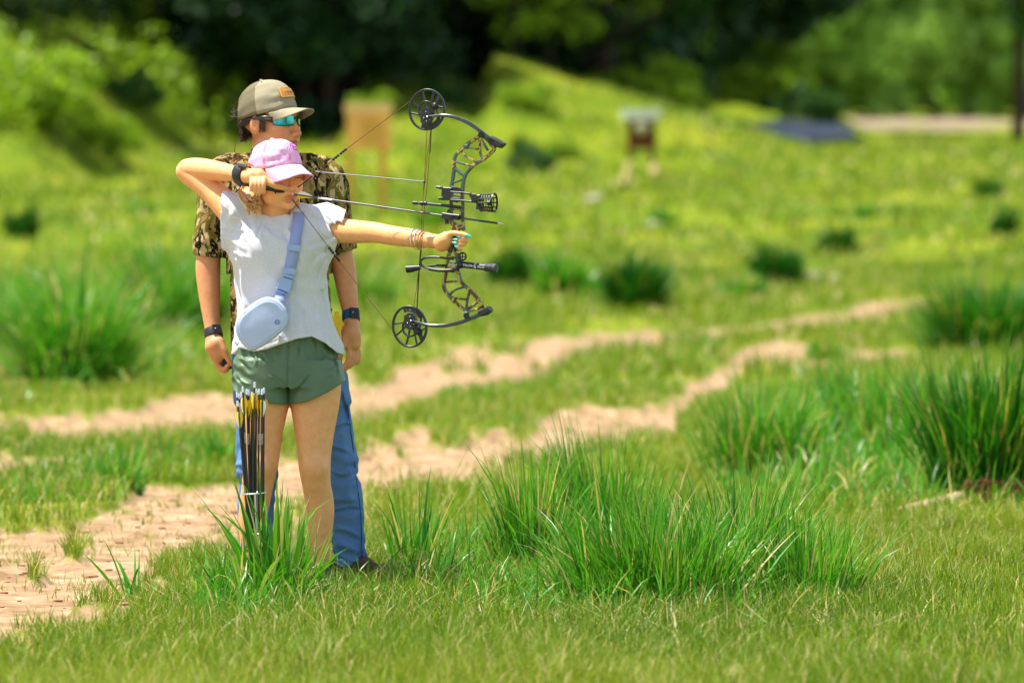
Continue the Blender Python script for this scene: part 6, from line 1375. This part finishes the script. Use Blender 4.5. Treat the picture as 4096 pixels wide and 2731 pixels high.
# strap laid on the chest, from the shoulder to the pouch
shx = shirt.data; Vs = np.empty(len(shx.vertices) * 3, np.float32); shx.vertices.foreach_get('co', Vs); Vs = Vs.reshape(-1, 3); Us, Ws = proj(Vs[:, 0], Vs[:, 1], Vs[:, 2])
def front(u, v):
    m = (np.abs(Us - u) < 9) & (np.abs(Ws - v) < 9); return float(np.min(Vs[m][:, 1])) - D0 if m.any() else -.06
def strap_pts(rows, lift):
    V = []
    for (ul, ur, v) in rows:
        fl = min(front(ul + 4, v), front((ul + ur) / 2, v), front(ur - 4, v)) if v > 850 else -.03
        V.append((P(ul, v, fl - lift), P(ur, v, fl - lift)))
    return V
rows = [(1177, 1219, 833), (1174, 1217, 850), (1171, 1215, 880), (1166, 1211, 915), (1160, 1206, 950), (1152, 1199, 990), (1145, 1193, 1030), (1138, 1185, 1070), (1128, 1176, 1100), (1118, 1160, 1140), (1105, 1148, 1172), (1094, 1140, 1205)]
sp2 = strap_pts(rows, .004); vv_ = [-.012 + 0] ; V = []; F = []
ysm = np.array([a.y for a, b in sp2]); ysm = np.convolve(np.pad(ysm, 1, mode='edge'), [.25, .5, .25], 'valid'); ysm[0] = D0 + .0; ysm[1] = D0 - .045; ysm[-1] = min(ysm[-1], D0 - .15)
for (ul, ur, v), y_ in zip(rows, ysm): V += [P(ul, v, y_ - D0), P(ur, v, y_ - D0)]
V = [P(1185, 838, .05), P(1222, 838, .05)] + V; n_ = len(V) // 2; F = [(2 * i, 2 * i + 1, 2 * i + 3, 2 * i + 2) for i in range(n_ - 1)]
so_ = new_mesh('strap', V, F, M_STRAP, bg_, smooth=True); md = so_.modifiers.new('t', 'SOLIDIFY'); md.thickness = .003; md.offset = 0
def on_strap(v): return float(np.interp(v, [r[2] for r in rows], ysm)) - D0 - .006
for v, h_ in ((988, 12), (1082, 12)):
    mb = MB(); l_ = np.interp(v, [r[2] for r in rows], [r[0] for r in rows]); r_ = np.interp(v, [r[2] for r in rows], [r[1] for r in rows]); q = [P(l_ - 3, v - h_, on_strap(v)), P(r_ + 2, v - h_ + 6, on_strap(v)), P(r_ - 1, v + h_ + 6, on_strap(v)), P(l_ - 6, v + h_, on_strap(v))]; mb.plate(q, .005, (0, -1, 0)); mb.build('strap_keeper', M_BUCK, bg_, False)
mb = MB(); y_ = on_strap(1130) - .004; bu = [(1131, 1092), (1176, 1104), (1175, 1118), (1168, 1134), (1164, 1154), (1156, 1176), (1150, 1182), (1106, 1164), (1103, 1154), (1116, 1130), (1124, 1112)]
mb.plate([P(u, v, y_) for u, v in bu], .011, (0, -1, 0)); bk = mb.build('buckle', M_BUCK, bg_, False); bv = bk.modifiers.new('b', 'BEVEL'); bv.width = .002; bv.segments = 2
mb = MB(); mb.bar([P(1134, 1107, y_ - .0065), P(1171, 1118, y_ - .0065)], .0035, .002, (0, -1, 0)); mb.bar([P(1112, 1157, y_ - .0065), P(1150, 1172, y_ - .0065)], .005, .002, (0, -1, 0)); mb.build('buckle_slot', simple('shadow_slot', srgb(70, 92, 140), .6, .2), bk)

# ------------------------------------------------------------------ release aid on the draw hand
rl = thing('release_aid', P(980, 700, -.11), 'black leather wrist strap and trigger release gripping the bowstring', 'release aid')
M_LEA = simple('black_leather', (.016, .016, .018), .45, .5, ns=60, amt=.3, bump=.2); M_STI = simple('yellow_stitching', srgb(200, 160, 60), .8, .1)
fa = (armL[7] - armL[6]).normalized(); c0 = P(972, 700, -.078)
mb = MB(); mb.tube([c0 - fa * .022, c0 - fa * .018, c0 + fa * .018, c0 + fa * .022], [.0345, .0365, .0365, .0345], 28, cap=False, sq=(1.0, 1.18)); o = mb.build('wrist_strap', M_LEA, rl); md = o.modifiers.new('t', 'SOLIDIFY'); md.thickness = .003
mb = MB()
for s_ in (-.017, .017): mb.tube([c0 + fa * s_ + (Vector((0, -1, 0)) * math.cos(a) * .0385 + Vector((0, 0, 1)) * math.sin(a) * .0425) for a in np.linspace(0, 6.283, 33)], .0009, 4, cap=False)
mb.build('stitching', M_STI, o)
mb = MB(); bb = P(968, 664, -.115); mb.box(bb, .045, .012, .020, (fa, Vector((0, -.8, .6)), Vector((0, .6, .8)))); o2 = mb.build('buckle', M_LEA, rl, False); bv = o2.modifiers.new('b', 'BEVEL'); bv.width = .005; bv.segments = 3
mb = MB(); mb.tube([P(990, 652, -.12), P(1016, 666, -.125)], .003, 6); mb.box(P(990, 661, -.125), .018, .006, .012, (fa, Vector((0, -1, 0)), Vector((0, 0, 1)))); mb.build('buckle_pin', simple('tan_leather_tab', srgb(176, 120, 50), .6, .3), rl, False)
mb = MB(); mb.tube(spl([P(960, 738, -.10), P(955, 746, -.11), P(985, 736, -.13), P(996, 750, -.13)], 12), .002, 5); mb.tube(spl([P(952, 762, -.08), P(966, 744, -.10), P(986, 736, -.11)], 8), .0022, 5); mb.build('strap_end', M_LEA, rl)
mb = MB(); q = [P(1060, 752, -.16), P(1085, 757, -.155), P(1110, 763, -.145), P(1136, 768, -.13), B(1150, 772)]; mb.tube(spl(q, 12), [.0085, .009, .0085, .0075, .0075, .008, .0075, .007, .006, .005, .0045, .003], 10); mb.tube([P(1098, 766, -.15), P(1104, 776, -.15)], .002, 5); mb.tube(spl([B(1148, 770), B(1153, 768, .003), B(1158, 776, .003), B(1152, 779)], 8), .0018, 5); mb.build('trigger_body', M_BLACK, rl)
